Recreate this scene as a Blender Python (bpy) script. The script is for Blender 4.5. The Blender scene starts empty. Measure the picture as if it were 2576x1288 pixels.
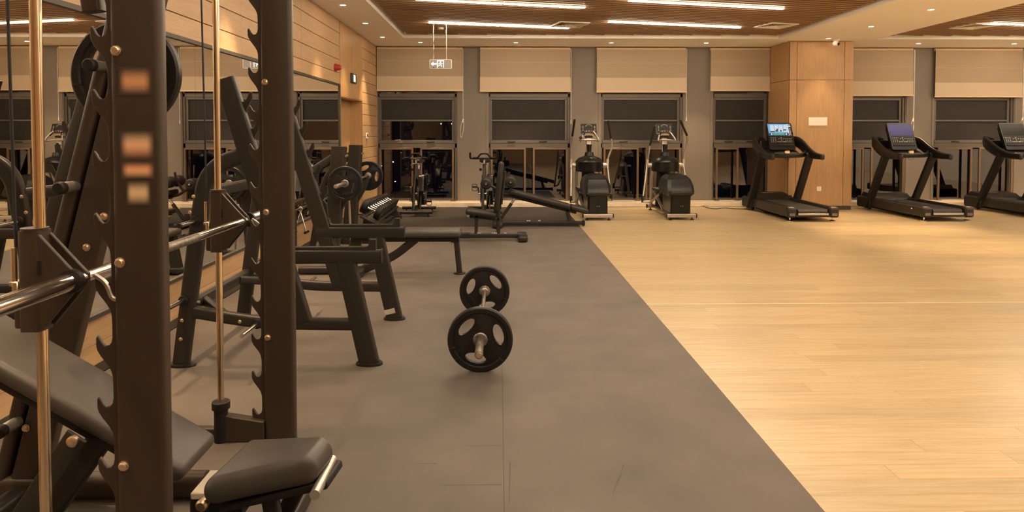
import bpy, bmesh, math, random
from mathutils import Vector, Matrix
random.seed(7)
SC = bpy.context.scene
COL = SC.collection
R = math.radians
PI = math.pi

# ------------------------------------------------------------------ camera
cam_d = bpy.data.cameras.new('camera')
cam = bpy.data.objects.new('camera', cam_d)
COL.objects.link(cam)
cam.location = (0, 0, 1.5)
cam.rotation_euler = (R(90 - 1.8), 0, R(-1.1))
cam_d.sensor_width = 36.0
cam_d.lens = 1720.0 / 2576.0 * 36.0
cam_d.shift_x = 0.0
cam_d.shift_y = -(644.0 - 385.0) / 2576.0
cam_d.clip_start = 0.05
cam_d.dof.use_dof = True
cam_d.dof.focus_distance = 6.5
cam_d.dof.aperture_fstop = 9.0
SC.camera = cam

# ------------------------------------------------------------------ world (night) and exposure
w = bpy.data.worlds.new('night'); SC.world = w
w.use_nodes = True
bg = w.node_tree.nodes['Background']
bg.inputs[0].default_value = (0.012, 0.013, 0.02, 1)
bg.inputs[1].default_value = 0.5
SC.view_settings.view_transform = 'Standard'
SC.view_settings.look = 'None'
SC.view_settings.gamma = 1.0
SC.view_settings.use_curve_mapping = False
SC.view_settings.exposure = 1.78
SC.cycles.use_denoising = True
SC.cycles.max_bounces = 8
SC.cycles.sample_clamp_indirect = 6.0

LED_STRENGTH = 26.0
LED_COL = (1.0, 0.80, 0.57)
SPOT_W = 62.0
SPOT_COL = (1.0, 0.70, 0.40)

# ------------------------------------------------------------------ materials
def mat(name, col, rough=0.5, metal=0.0, spec=0.5, grain=None, bump=0.0, bscale=200.0, var=0.0, vscale=4.0, coat=0.0, emit=None, es=0.0):
    m = bpy.data.materials.new(name); m.use_nodes = True
    nt = m.node_tree; b = nt.nodes['Principled BSDF']
    b.inputs['Base Color'].default_value = (*col, 1)
    b.inputs['Roughness'].default_value = rough
    b.inputs['Metallic'].default_value = metal
    b.inputs['Specular IOR Level'].default_value = spec
    if coat:
        b.inputs['Coat Weight'].default_value = coat
        b.inputs['Coat Roughness'].default_value = 0.15
    if emit:
        b.inputs['Emission Color'].default_value = (*emit, 1)
        b.inputs['Emission Strength'].default_value = es
    tc = None
    if var or bump:
        tc = nt.nodes.new('ShaderNodeTexCoord')
    if var:
        n = nt.nodes.new('ShaderNodeTexNoise'); n.inputs['Scale'].default_value = vscale; n.inputs['Detail'].default_value = 6
        nt.links.new(tc.outputs['Object'], n.inputs['Vector'])
        mr = nt.nodes.new('ShaderNodeMapRange'); mr.inputs[1].default_value = 0.3; mr.inputs[2].default_value = 0.7
        mr.inputs[3].default_value = 1 - var; mr.inputs[4].default_value = 1 + var
        nt.links.new(n.outputs[0], mr.inputs[0])
        mx = nt.nodes.new('ShaderNodeMix'); mx.data_type = 'RGBA'; mx.blend_type = 'MULTIPLY'; mx.inputs[0].default_value = 1
        mx.inputs[6].default_value = (*col, 1)
        nt.links.new(mr.outputs[0], mx.inputs[7]); nt.links.new(mx.outputs[2], b.inputs['Base Color'])
    if bump:
        n = nt.nodes.new('ShaderNodeTexNoise'); n.inputs['Scale'].default_value = bscale; n.inputs['Detail'].default_value = 3
        nt.links.new(tc.outputs['Object'], n.inputs['Vector'])
        bp = nt.nodes.new('ShaderNodeBump'); bp.inputs['Strength'].default_value = bump; bp.inputs['Distance'].default_value = 0.002
        nt.links.new(n.outputs[0], bp.inputs['Height']); nt.links.new(bp.outputs[0], b.inputs['Normal'])
    return m

def wood(name, c1, c2, axis='x', rough=0.45, rnd=0.12, gscale=1.0, coat=0.0):
    """grain stretched along one axis, each piece its own tone"""
    m = bpy.data.materials.new(name); m.use_nodes = True
    nt = m.node_tree; b = nt.nodes['Principled BSDF']; L = nt.links.new
    tc = nt.nodes.new('ShaderNodeTexCoord'); oi = nt.nodes.new('ShaderNodeObjectInfo'); ge = nt.nodes.new('ShaderNodeNewGeometry')
    ad = nt.nodes.new('ShaderNodeMath'); ad.operation = 'ADD'; L(oi.outputs['Random'], ad.inputs[0]); L(ge.outputs['Random Per Island'], ad.inputs[1])
    fr = nt.nodes.new('ShaderNodeMath'); fr.operation = 'FRACT'; L(ad.outputs[0], fr.inputs[0])
    ml = nt.nodes.new('ShaderNodeMath'); ml.operation = 'MULTIPLY'; ml.inputs[1].default_value = 57.0; L(fr.outputs[0], ml.inputs[0])
    va = nt.nodes.new('ShaderNodeVectorMath'); va.operation = 'ADD'; L(tc.outputs['Object'], va.inputs[0])
    cb = nt.nodes.new('ShaderNodeCombineXYZ')
    for i in range(3): L(ml.outputs[0], cb.inputs[i])
    L(cb.outputs[0], va.inputs[1])
    mp = nt.nodes.new('ShaderNodeMapping'); L(va.outputs[0], mp.inputs[0])
    s = [14 * gscale] * 3; s['xyz'.index(axis)] = 0.9 * gscale
    mp.inputs['Scale'].default_value = s
    n = nt.nodes.new('ShaderNodeTexNoise'); n.inputs['Scale'].default_value = 3.0; n.inputs['Detail'].default_value = 7; n.inputs['Roughness'].default_value = 0.6
    L(mp.outputs[0], n.inputs['Vector'])
    cr = nt.nodes.new('ShaderNodeValToRGB'); cr.color_ramp.elements[0].position = 0.32; cr.color_ramp.elements[1].position = 0.68
    cr.color_ramp.elements[0].color = (*c2, 1); cr.color_ramp.elements[1].color = (*c1, 1)
    L(n.outputs[0], cr.inputs[0])
    mr = nt.nodes.new('ShaderNodeMapRange'); mr.inputs[3].default_value = 1 - rnd; mr.inputs[4].default_value = 1 + rnd; L(fr.outputs[0], mr.inputs[0])
    mx = nt.nodes.new('ShaderNodeMix'); mx.data_type = 'RGBA'; mx.blend_type = 'MULTIPLY'; mx.inputs[0].default_value = 1
    L(cr.outputs[0], mx.inputs[6]); L(mr.outputs[0], mx.inputs[7]); L(mx.outputs[2], b.inputs['Base Color'])
    b.inputs['Roughness'].default_value = rough
    if coat:
        b.inputs['Coat Weight'].default_value = coat; b.inputs['Coat Roughness'].default_value = 0.22
    bp = nt.nodes.new('ShaderNodeBump'); bp.inputs['Strength'].default_value = 0.12; bp.inputs['Distance'].default_value = 0.001
    L(n.outputs[0], bp.inputs['Height']); L(bp.outputs[0], b.inputs['Normal'])
    return m

def glass(name, tint=(0.5, 0.5, 0.5)):
    m = bpy.data.materials.new(name); m.use_nodes = True
    nt = m.node_tree; nt.nodes.clear(); L = nt.links.new
    o = nt.nodes.new('ShaderNodeOutputMaterial'); mx = nt.nodes.new('ShaderNodeMixShader')
    t = nt.nodes.new('ShaderNodeBsdfTransparent'); t.inputs[0].default_value = (*tint, 1)
    g = nt.nodes.new('ShaderNodeBsdfGlossy'); g.inputs['Roughness'].default_value = 0.01; g.inputs[0].default_value = (0.9, 0.9, 0.9, 1)
    f = nt.nodes.new('ShaderNodeFresnel'); f.inputs[0].default_value = 2.1
    L(f.outputs[0], mx.inputs[0]); L(t.outputs[0], mx.inputs[1]); L(g.outputs[0], mx.inputs[2]); L(mx.outputs[0], o.inputs[0])
    return m

def glow(name, col, s):
    m = bpy.data.materials.new(name); m.use_nodes = True
    nt = m.node_tree; b = nt.nodes['Principled BSDF']
    b.inputs['Base Color'].default_value = (0.02, 0.02, 0.02, 1) if 'screen' in name else (0.27, 0.25, 0.22, 1) if 'exit' in name else (0.8, 0.8, 0.8, 1)
    b.inputs['Emission Color'].default_value = (*col, 1); b.inputs['Emission Strength'].default_value = s
    if 'screen' in name: b.inputs['Roughness'].default_value = 0.25; b.inputs['Specular IOR Level'].default_value = 0.12
    return m

def soft_print(name, top, bot, base):
    """a faded printed sticker: colour runs top to bottom and blends out to the paint at its edges"""
    m = bpy.data.materials.new(name); m.use_nodes = True
    nt = m.node_tree; b = nt.nodes['Principled BSDF']; L = nt.links.new
    tc = nt.nodes.new('ShaderNodeTexCoord'); sp = nt.nodes.new('ShaderNodeSeparateXYZ'); L(tc.outputs['Generated'], sp.inputs[0])
    cr = nt.nodes.new('ShaderNodeValToRGB'); cr.color_ramp.elements[0].color = (*bot, 1); cr.color_ramp.elements[1].color = (*top, 1)
    L(sp.outputs[2], cr.inputs[0])
    def edge(o, wd):
        a = nt.nodes.new('ShaderNodeMath'); a.operation = 'SUBTRACT'; a.inputs[1].default_value = 0.5; L(o, a.inputs[0])
        c = nt.nodes.new('ShaderNodeMath'); c.operation = 'ABSOLUTE'; L(a.outputs[0], c.inputs[0])
        d = nt.nodes.new('ShaderNodeMapRange'); d.interpolation_type = 'SMOOTHSTEP'
        d.inputs[1].default_value = 0.5; d.inputs[2].default_value = 0.5 - wd; L(c.outputs[0], d.inputs[0]); return d.outputs[0]
    mu = nt.nodes.new('ShaderNodeMath'); mu.operation = 'MULTIPLY'; L(edge(sp.outputs[0], 0.26), mu.inputs[0]); L(edge(sp.outputs[2], 0.5), mu.inputs[1])
    mx = nt.nodes.new('ShaderNodeMix'); mx.data_type = 'RGBA'; mx.inputs[6].default_value = (*base, 1)
    L(mu.outputs[0], mx.inputs[0]); L(cr.outputs[0], mx.inputs[7]); L(mx.outputs[2], b.inputs['Base Color'])
    b.inputs['Roughness'].default_value = 0.5
    return m

FRAME_C = (0.041, 0.027, 0.018)
M = dict(
    smith=mat('brown_black_powder_coat', FRAME_C, 0.42, spec=0.45, bump=0.05, bscale=500),
    frame=mat('black_powder_coat', (0.025, 0.0205, 0.017), 0.42, spec=0.34, bump=0.05, bscale=500),
    frame2=mat('dark_grey_powder_coat', (0.024, 0.0195, 0.016), 0.40, spec=0.3),
    rubber=mat('black_rubber', (0.013, 0.011, 0.010), 0.5, spec=0.28),
    plate=mat('rubber_coated_plate', (0.011, 0.0095, 0.0085), 0.42, spec=0.35),
    vinyl=mat('black_vinyl', (0.050, 0.043, 0.037), 0.42, spec=0.45, bump=0.12, bscale=350),
    vinyl2=mat('dark_vinyl', (0.019, 0.016, 0.014), 0.40, spec=0.34, bump=0.1, bscale=350),
    rod=mat('reflection_tinted_chrome', (0.82, 0.66, 0.46), 0.2, metal=1.0),  # chrome with the warm room reflections put into its colour
    chrome=mat('chrome', (0.80, 0.77, 0.72), 0.17, metal=1.0),
    zinc=mat('zinc_bolt', (0.75, 0.6, 0.42), 0.32, metal=1.0),
    worn=mat('worn_steel_bar', (0.27, 0.235, 0.20), 0.42, metal=0.85, var=0.35, vscale=60),
    steel=mat('brushed_steel', (0.55, 0.52, 0.47), 0.35, metal=0.9),
    silver=mat('silver_paint', (0.42, 0.38, 0.33), 0.34, metal=0.7),
    blackpl=mat('black_plastic', (0.009, 0.008, 0.0075), 0.30, spec=0.32),
    greypl=mat('charcoal_plastic', (0.016, 0.0135, 0.012), 0.45, spec=0.22),
    belt=mat('treadmill_belt', (0.020, 0.018, 0.0165), 0.62, bump=0.25, bscale=300),
    button=mat('printed_white', (0.55, 0.52, 0.48), 0.5),
    red=mat('red_plastic', (0.42, 0.03, 0.025), 0.4),
    keyred=mat('printed_red', (0.5, 0.12, 0.06), 0.5),
    white=mat('white_plastic', (0.80, 0.77, 0.70), 0.42),
    cream=mat('cream_plastic', (0.72, 0.55, 0.34), 0.45),
    paint=mat('ceiling_paint', (0.88, 0.84, 0.80), 0.8),
    void=mat('ceiling_void', (0.05, 0.030, 0.018), 0.9),
    pier=mat('grey_wall_coating', (0.195, 0.167, 0.138), 0.65, var=0.04, vscale=2),
    alu=mat('window_aluminium', (0.125, 0.108, 0.090), 0.45, metal=0.2),
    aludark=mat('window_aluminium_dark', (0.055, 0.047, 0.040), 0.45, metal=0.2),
    screen=mat('insect_mesh', (0.024, 0.020, 0.018), 0.75, var=0.12, vscale=3),
    glass=glass('dark_glass', (0.25, 0.25, 0.27)),
    bronze=mat('bronze_rail', (0.21, 0.145, 0.095), 0.38, metal=0.6),
    fabric=mat('blind_fabric', (0.40, 0.315, 0.226), 0.85, bump=0.15, bscale=400, var=0.03, vscale=1.5),
    fabric2=mat('blind_lower_fabric', (0.57, 0.465, 0.34), 0.85, bump=0.15, bscale=400),
    marble=mat('cream_marble', (0.82, 0.70, 0.54), 0.25, var=0.10, vscale=5),
    mirror=mat('mirror_silver', (0.80, 0.77, 0.73), 0.0, metal=1.0),
    mframe=mat('mirror_frame', (0.060, 0.052, 0.040), 0.5, metal=0.3),
    wallcore=mat('groove_dark', (0.03, 0.015, 0.012), 0.8),
    plank=wood('oak_wall_plank', (0.50, 0.325, 0.175), (0.43, 0.27, 0.138), 'y', 0.5, 0.05),
    panel=wood('oak_panel', (0.48, 0.29, 0.135), (0.40, 0.235, 0.105), 'z', 0.42, 0.04),
    slat=wood('ceiling_slat_wood', (0.36, 0.225, 0.125), (0.29, 0.175, 0.095), 'x', 0.6, 0.08),
    floorw=wood('oak_floor', (0.515, 0.402, 0.238), (0.41, 0.295, 0.152), 'x', 0.36, 0.085, 1.0, coat=0.25),
    strip=mat('pale_joint_strip', (0.78, 0.64, 0.44), 0.4),
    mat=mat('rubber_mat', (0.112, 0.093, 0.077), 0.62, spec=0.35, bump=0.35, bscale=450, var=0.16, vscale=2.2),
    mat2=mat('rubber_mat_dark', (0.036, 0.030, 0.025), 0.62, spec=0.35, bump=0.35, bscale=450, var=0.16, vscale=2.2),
    scuff=mat('scuff_mark', (0.070, 0.058, 0.048), 0.7),
    led=glow('led_diffuser', LED_COL, LED_STRENGTH),
    lamp=glow('downlight_lens', (1.0, 0.82, 0.58), 14.0),
    exitw=glow('exit_panel', (1.0, 0.92, 0.74), 0.02),
    exiti=glow('exit_symbol', (0.95, 1.0, 0.93), 0.45),
    exitg=glow('exit_green', (0.55, 0.95, 0.75), 0.25),
    scr_blue=glow('screen_blue', (0.22, 0.50, 0.85), 0.22),
    scr_white=glow('screen_white', (0.80, 0.92, 1.0), 0.22),
    scr_teal=glow('screen_teal', (0.15, 0.62, 0.48), 0.20),
    scr_dark=mat('screen_dark', (0.012, 0.015, 0.022), 0.2),
    scr_purple=glow('screen_violet', (0.115, 0.085, 0.32), 0.13),
    scr_off=mat('screen_off', (0.010, 0.010, 0.009), 0.25, spec=0.12),
    cable=mat('black_cable', (0.012, 0.012, 0.018), 0.5),
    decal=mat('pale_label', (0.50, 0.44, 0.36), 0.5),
    blur=mat('worn_label', (0.16, 0.13, 0.105), 0.5),
    citylamp=glow('street_lamp', (1.0, 0.75, 0.45), 25.0),
)
M['st1'] = soft_print('sticker_a', (0.50, 0.28, 0.12), (0.80, 0.36, 0.20), FRAME_C)
M['st2'] = soft_print('sticker_b', (0.85, 0.62, 0.36), (0.82, 0.34, 0.19), FRAME_C)
M['st3'] = soft_print('sticker_c', (0.85, 0.36, 0.20), (0.85, 0.50, 0.26), FRAME_C)
M['st4'] = soft_print('sticker_d', (0.80, 0.58, 0.32), (0.8, 0.56, 0.30), FRAME_C)

# ------------------------------------------------------------------ mesh helpers
def circ(r, n=14): return [(r * math.cos(2 * PI * i / n), r * math.sin(2 * PI * i / n)) for i in range(n)]
def rrect(a, b, r, n=3):
    """rounded rectangle section, a wide (side), b high (up)"""
    o = []
    for cx, cy, s in ((a / 2 - r, b / 2 - r, 0), (-a / 2 + r, b / 2 - r, 90), (-a / 2 + r, -b / 2 + r, 180), (a / 2 - r, -b / 2 + r, 270)):
        for i in range(n + 1):
            t = R(s + 90 * i / n); o.append((cx + r * math.cos(t), cy + r * math.sin(t)))
    return o
def fillet(p, r=0.06, n=5):
    p = [Vector(q) for q in p]; o = [p[0]]
    for i in range(1, len(p) - 1):
        a, b, c = p[i - 1], p[i], p[i + 1]
        d1 = min(r, (a - b).length * .48); d2 = min(r, (c - b).length * .48)
        s = b + (a - b).normalized() * d1; e = b + (c - b).normalized() * d2
        for k in range(n + 1):
            t = k / n; o.append(s * (1 - t) ** 2 + b * 2 * t * (1 - t) + e * t * t)
    o.append(p[-1]); return o
def spline(p, n=6):
    """catmull-rom through the points"""
    p = [Vector(q) for q in p]; o = []
    for i in range(len(p) - 1):
        a = p[max(i - 1, 0)]; b = p[i]; c = p[i + 1]; d = p[min(i + 2, len(p) - 1)]
        for k in range(n):
            t = k / n
            o.append(0.5 * ((2 * b) + (c - a) * t + (2 * a - 5 * b + 4 * c - d) * t * t + (3 * b - a - 3 * c + d) * t ** 3))
    o.append(p[-1]); return o

class MB:
    def __init__(s): s.v = []; s.f = []
    def add(s, vs, fs):
        o = len(s.v); s.v += [tuple(q) for q in vs]; s.f += [tuple(i + o for i in q) for q in fs]; return s
    def join(s, m, mx=None):
        return s.add([(mx @ Vector(q)) if mx else q for q in m.v], m.f)
    def box(s, x0, x1, y0, y1, z0, z1, b=0.0, mx=None):
        c = ((x0 + x1) / 2, (y0 + y1) / 2, (z0 + z1) / 2); h = (abs(x1 - x0) / 2, abs(y1 - y0) / 2, abs(z1 - z0) / 2)
        b = min(b, min(h) * .9)
        vs = []; fs = []
        if b <= 0:
            for i in (-1, 1):
                for j in (-1, 1):
                    for k in (-1, 1): vs.append((c[0] + i * h[0], c[1] + j * h[1], c[2] + k * h[2]))
            fs = [(0, 1, 3, 2), (4, 6, 7, 5), (0, 4, 5, 1), (2, 3, 7, 6), (0, 2, 6, 4), (1, 5, 7, 3)]
        else:
            idx = {}
            for i in (-1, 1):
                for j in (-1, 1):
                    for k in (-1, 1):
                        sg = (i, j, k)
                        for a in range(3):
                            idx[(i, j, k, a)] = len(vs)
                            vs.append(tuple(c[q] + sg[q] * (h[q] if q == a else h[q] - b) for q in range(3)))
            for a in range(3):
                o1, o2 = [q for q in range(3) if q != a]
                for sg in (-1, 1):
                    fc = []
                    for p, q in ((-1, -1), (1, -1), (1, 1), (-1, 1)):
                        t = [0, 0, 0]; t[a] = sg; t[o1] = p; t[o2] = q; fc.append(idx[(*t, a)])
                    fs.append(tuple(fc))
                for p in (-1, 1):
                    for q in (-1, 1):
                        t0 = [0, 0, 0]; t1 = [0, 0, 0]; t0[o1] = t1[o1] = p; t0[o2] = t1[o2] = q; t0[a] = -1; t1[a] = 1
                        fs.append((idx[(*t0, o1)], idx[(*t1, o1)], idx[(*t1, o2)], idx[(*t0, o2)]))
            for i in (-1, 1):
                for j in (-1, 1):
                    for k in (-1, 1): fs.append(tuple(idx[(i, j, k, a)] for a in range(3)))
        if mx: vs = [mx @ Vector(q) for q in vs]
        return s.add(vs, fs)
    def rbox(s, sx, sy, sz, r, mx=None, m=7, taper=None, crown=0.0):
        """cushion-like rounded box centred at the origin"""
        key = {}; vs = []; fs = []
        ts = [math.tan(PI / 4 * (2 * i / m - 1)) for i in range(m + 1)]
        h = (sx / 2, sy / 2, sz / 2); r = min(r, min(h) * .999)
        def vid(d):
            n = Vector(d).normalized()
            p = [(1 if d[a] > 0 else -1) * (h[a] - r) + r * n[a] for a in range(3)]
            if taper:
                k = (p[0] / sx + .5); p[1] *= taper[0] + (taper[1] - taper[0]) * k
            if crown and p[2] > 0: p[2] += crown * max(0, 1 - (2 * p[0] / sx) ** 2) * max(0, 1 - (2 * p[1] / sy) ** 2)
            q = tuple(round(x, 5) for x in p)
            if q not in key: key[q] = len(vs); vs.append(p)
            return key[q]
        for a in range(3):
            for sg in (-1, 1):
                for i in range(m):
                    for j in range(m):
                        fc = []
                        for di, dj in ((0, 0), (1, 0), (1, 1), (0, 1)):
                            d = [0, 0, 0]; d[a] = sg; d[(a + 1) % 3] = ts[i + di]; d[(a + 2) % 3] = ts[j + dj]; fc.append(vid(d))
                        if len(set(fc)) > 2: fs.append(tuple(dict.fromkeys(fc)))
        if mx: vs = [mx @ Vector(q) for q in vs]
        return s.add(vs, fs)
    def prism(s, poly, axis, a0, a1, b=0.0, mx=None):
        n = len(poly); A = sum(poly[i][0] * poly[(i + 1) % n][1] - poly[(i + 1) % n][0] * poly[i][1] for i in range(n))
        if A < 0: poly = poly[::-1]
        def P(u, v, a): return {'x': (a, u, v), 'y': (u, a, v), 'z': (u, v, a)}[axis]
        rings = []
        if b > 0:
            ins = []
            for i in range(n):
                p0, p1, p2 = Vector(poly[i - 1]), Vector(poly[i]), Vector(poly[(i + 1) % n])
                d1 = (p1 - p0).normalized(); d2 = (p2 - p1).normalized()
                n1 = Vector((-d1.y, d1.x)); n2 = Vector((-d2.y, d2.x)); nn = (n1 + n2)
                nn = nn.normalized() if nn.length > 1e-6 else n1
                k = min(2.0, 1 / max(.3, nn.dot(n1))); ins.append(tuple(p1 + nn * b * k))
            rings = [(ins, a0), (poly, a0 + b), (poly, a1 - b), (ins, a1)]
        else: rings = [(poly, a0), (poly, a1)]
        vs = []; fs = []
        for pl, a in rings: vs += [P(u, v, a) for u, v in pl]
        for k in range(len(rings) - 1):
            for i in range(n):
                j = (i + 1) % n; fs.append((k * n + i, k * n + j, (k + 1) * n + j, (k + 1) * n + i))
        fs.append(tuple(range(n))[::-1]); o = (len(rings) - 1) * n; fs.append(tuple(range(o, o + n)))
        if mx: vs = [mx @ Vector(q) for q in vs]
        return s.add(vs, fs)
    def tube(s, path, sec, up=None, cap=True, closed=False, sc=None):
        if isinstance(sec, (int, float)): sec = circ(sec)
        p = [Vector(q) for q in path]; n = len(p); k = len(sec); vs = []; fs = []
        prev = None
        for i in range(n):
            if closed: t = (p[(i + 1) % n] - p[i - 1])
            elif i == 0: t = p[1] - p[0]
            elif i == n - 1: t = p[-1] - p[-2]
            else: t = (p[i + 1] - p[i]).normalized() + (p[i] - p[i - 1]).normalized()
            t.normalize()
            if up is not None: side = t.cross(Vector(up))
            elif prev is None:
                u0 = Vector((0, 0, 1)) if abs(t.z) < .9 else Vector((0, 1, 0)); side = t.cross(u0)
            else: side = prev - t * prev.dot(t)
            if side.length < 1e-6: side = prev if prev is not None else Vector((1, 0, 0))
            side.normalize(); u2 = side.cross(t); prev = side
            g = sc[i] if sc else 1
            if not isinstance(g, tuple): g = (g, g)
            for a, b in sec: vs.append(p[i] + side * a * g[0] + u2 * b * g[1])
        m = n if closed else n - 1
        for i in range(m):
            j = (i + 1) % n
            for q in range(k):
                r = (q + 1) % k; fs.append((i * k + q, i * k + r, j * k + r, j * k + q))
        if cap and not closed: fs.append(tuple(range(k))[::-1]); fs.append(tuple(range((n - 1) * k, n * k)))
        return s.add(vs, fs)
    def cyl(s, a, b, r, n=14): return s.tube([a, b], circ(r, n))
    def lathe(s, prof, o=(0, 0, 0), axis='z', n=20, sx=1.0, sy=1.0):
        vs = []; fs = []; k = len(prof)
        for i in range(n):
            c, d = math.cos(2 * PI * i / n) * sx, math.sin(2 * PI * i / n) * sy
            for r, h in prof:
                q = {'z': (r * c, r * d, h), 'y': (r * c, h, r * d), 'x': (h, r * c, r * d)}[axis]
                vs.append((o[0] + q[0], o[1] + q[1], o[2] + q[2]))
        for i in range(n):
            j = (i + 1) % n
            for q in range(k - 1): fs.append((i * k + q, j * k + q, j * k + q + 1, i * k + q + 1))
        if prof[0][0] > 1e-6: fs.append(tuple(i * k for i in range(n)))
        if prof[-1][0] > 1e-6: fs.append(tuple(i * k + k - 1 for i in range(n)))
        return s.add(vs, fs)
    def loft(s, rings, cap=True):
        k = len(rings[0]); vs = [q for r in rings for q in r]; fs = []
        for i in range(len(rings) - 1):
            for q in range(k):
                r = (q + 1) % k; fs.append((i * k + q, i * k + r, (i + 1) * k + r, (i + 1) * k + q))
        if cap: fs.append(tuple(range(k))[::-1]); o = (len(rings) - 1) * k; fs.append(tuple(range(o, o + k)))
        return s.add(vs, fs)

def mesh(name, mb, m, off=(0, 0, 0), angle=38):
    me = bpy.data.meshes.new(name)
    ox, oy, oz = off
    me.from_pydata([(q[0] - ox, q[1] - oy, q[2] - oz) for q in mb.v], [], mb.f)
    bm = bmesh.new(); bm.from_mesh(me)
    bmesh.ops.remove_doubles(bm, verts=bm.verts, dist=1e-5)
    bmesh.ops.recalc_face_normals(bm, faces=bm.faces)
    bm.to_mesh(me); bm.free()
    me.shade_smooth(); me.set_sharp_from_angle(angle=R(angle))
    me.materials.append(M[m] if isinstance(m, str) else m)
    return me

def flat2d(splines, depth, bev=0.0):
    """a plate cut out along closed outlines (holes allowed): returns MB, thickness centred along z"""
    cu = bpy.data.curves.new('outline', 'CURVE'); cu.dimensions = '2D'; cu.fill_mode = 'BOTH'
    cu.extrude = depth / 2 - bev; cu.bevel_depth = bev; cu.bevel_resolution = 1; cu.offset = -bev
    for sp in splines:
        c = cu.splines.new('POLY'); c.points.add(len(sp) - 1); c.use_cyclic_u = True
        for i, q in enumerate(sp): c.points[i].co = (q[0], q[1], 0, 1)
    o = bpy.data.objects.new('outline', cu); COL.objects.link(o)
    dg = bpy.context.evaluated_depsgraph_get(); me = bpy.data.meshes.new_from_object(o.evaluated_get(dg))
    mb = MB(); mb.add([tuple(v.co) for v in me.vertices], [tuple(p.vertices) for p in me.polygons])
    bpy.data.objects.remove(o); bpy.data.curves.remove(cu); bpy.data.meshes.remove(me)
    return mb

def tag(o, label=None, cat=None, group=None, kind=None):
    if label: o['label'] = label
    if cat: o['category'] = cat
    if group: o['group'] = group
    if kind: o['kind'] = kind
    return o
def thing(name, label, cat, loc=(0, 0, 0), rz=0.0, group=None):
    o = bpy.data.objects.new(name, None); COL.objects.link(o); o.empty_display_size = .1
    o.location = loc; o.rotation_euler = (0, 0, rz); return tag(o, label, cat, group)
def part(name, mb, m, parent=None, label=None, world=False, loc=None, kind=None, angle=38):
    """one mesh object; world=True: the coordinates are room coordinates, moved to the parent's base"""
    off = (0, 0, 0)
    if world and parent is not None:
        q = parent
        while q is not None: off = tuple(off[i] + q.location[i] for i in range(3)); q = q.parent
    me = mb if isinstance(mb, bpy.types.Mesh) else mesh(name, mb, m, off, angle)
    o = bpy.data.objects.new(name, me); COL.objects.link(o)
    if parent is not None: o.parent = parent
    if loc: o.location = loc
    return tag(o, label, None, None, kind)
def single(name, mb, m, label, cat, base, group=None):
    o = bpy.data.objects.new(name, mesh(name, mb, m, base)); COL.objects.link(o); o.location = base
    return tag(o, label, cat, group)
def struct(name, mb=None, m=None, parent=None):
    if mb is None:
        o = bpy.data.objects.new(name, None); COL.objects.link(o)
    else:
        o = bpy.data.objects.new(name, mesh(name, mb, m)); COL.objects.link(o)
    o['kind'] = 'structure'
    if parent is not None: o.parent = parent
    return o
def dup(o, loc=None, rz=None, label=None, group=None, parent=None):
    c = o.copy(); COL.objects.link(c)
    if parent is not None: c.parent = parent
    if loc is not None: c.location = loc
    if rz is not None: c.rotation_euler = (0, 0, rz)
    if label: c['label'] = label
    if group: c['group'] = group
    for ch in list(o.children): dup(ch, parent=c)
    return c
def rot(axis, deg): return Matrix.Rotation(R(deg), 4, axis.upper())
def tr(x, y, z): return Matrix.Translation((x, y, z))
def bolt_mesh(r, axis, m='zinc'):
    return mesh('bolt', MB().lathe([(r * 1.25, 0), (r * 1.25, r * .2), (r, r * .25), (r, r * .7), (r * .75, r * .9), (0, r * .9)], axis=axis, n=10), m)
ORD = ['first', 'second', 'third', 'fourth', 'fifth', 'sixth', 'seventh', 'eighth', 'ninth', 'tenth', 'eleventh', 'twelfth']

# ================================================================== THE ROOM
XL, XR, YB, YN, HC = -2.47, 14.0, 13.95, -4.0, 3.22
MATX = 1.285

# ---- floor
floor = struct('floor', MB().box(XL - .5, XR + .3, YN - .3, 14.5, -.15, -.012), 'wallcore')
xs = [XL, .02, MATX]; ys = [YN, 1.0, 5.88, 10.75, 13.5]
for i in range(2):
    for j in range(4):
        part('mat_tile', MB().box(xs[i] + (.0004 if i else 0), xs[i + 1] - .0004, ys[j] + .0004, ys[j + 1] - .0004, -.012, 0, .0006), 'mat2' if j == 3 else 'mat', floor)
sc = MB()
for (x0, y0, x1, y1, wd) in [(.47, 2.78, .53, 2.93, .006), (.53, 2.93, .56, 3.02, .004), (-.27, 2.86, .01, 2.86, .005), (-.19, 3.22, .01, 3.22, .004), (-.4, 3.05, -.28, 3.05, .004), (.04, 2.7, .05, 3.06, .004)]:
    d = Vector((x1 - x0, y1 - y0, 0)); nrm = Vector((-d.y, d.x, 0)).normalized() * wd; a = Vector((x0, y0, .0004)); b = a + d
    sc.add([a - nrm * .3, b - nrm, b + nrm, a + nrm * .3], [(0, 1, 2, 3)])
part('scuff_marks', sc, 'scuff', floor, kind='stuff')
rw = .125; rest = MB(); npl = 0
y = YN
rows = []
while y < 13.5:
    rows.append((y, min(y + rw, 13.5))); y += rw
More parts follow.
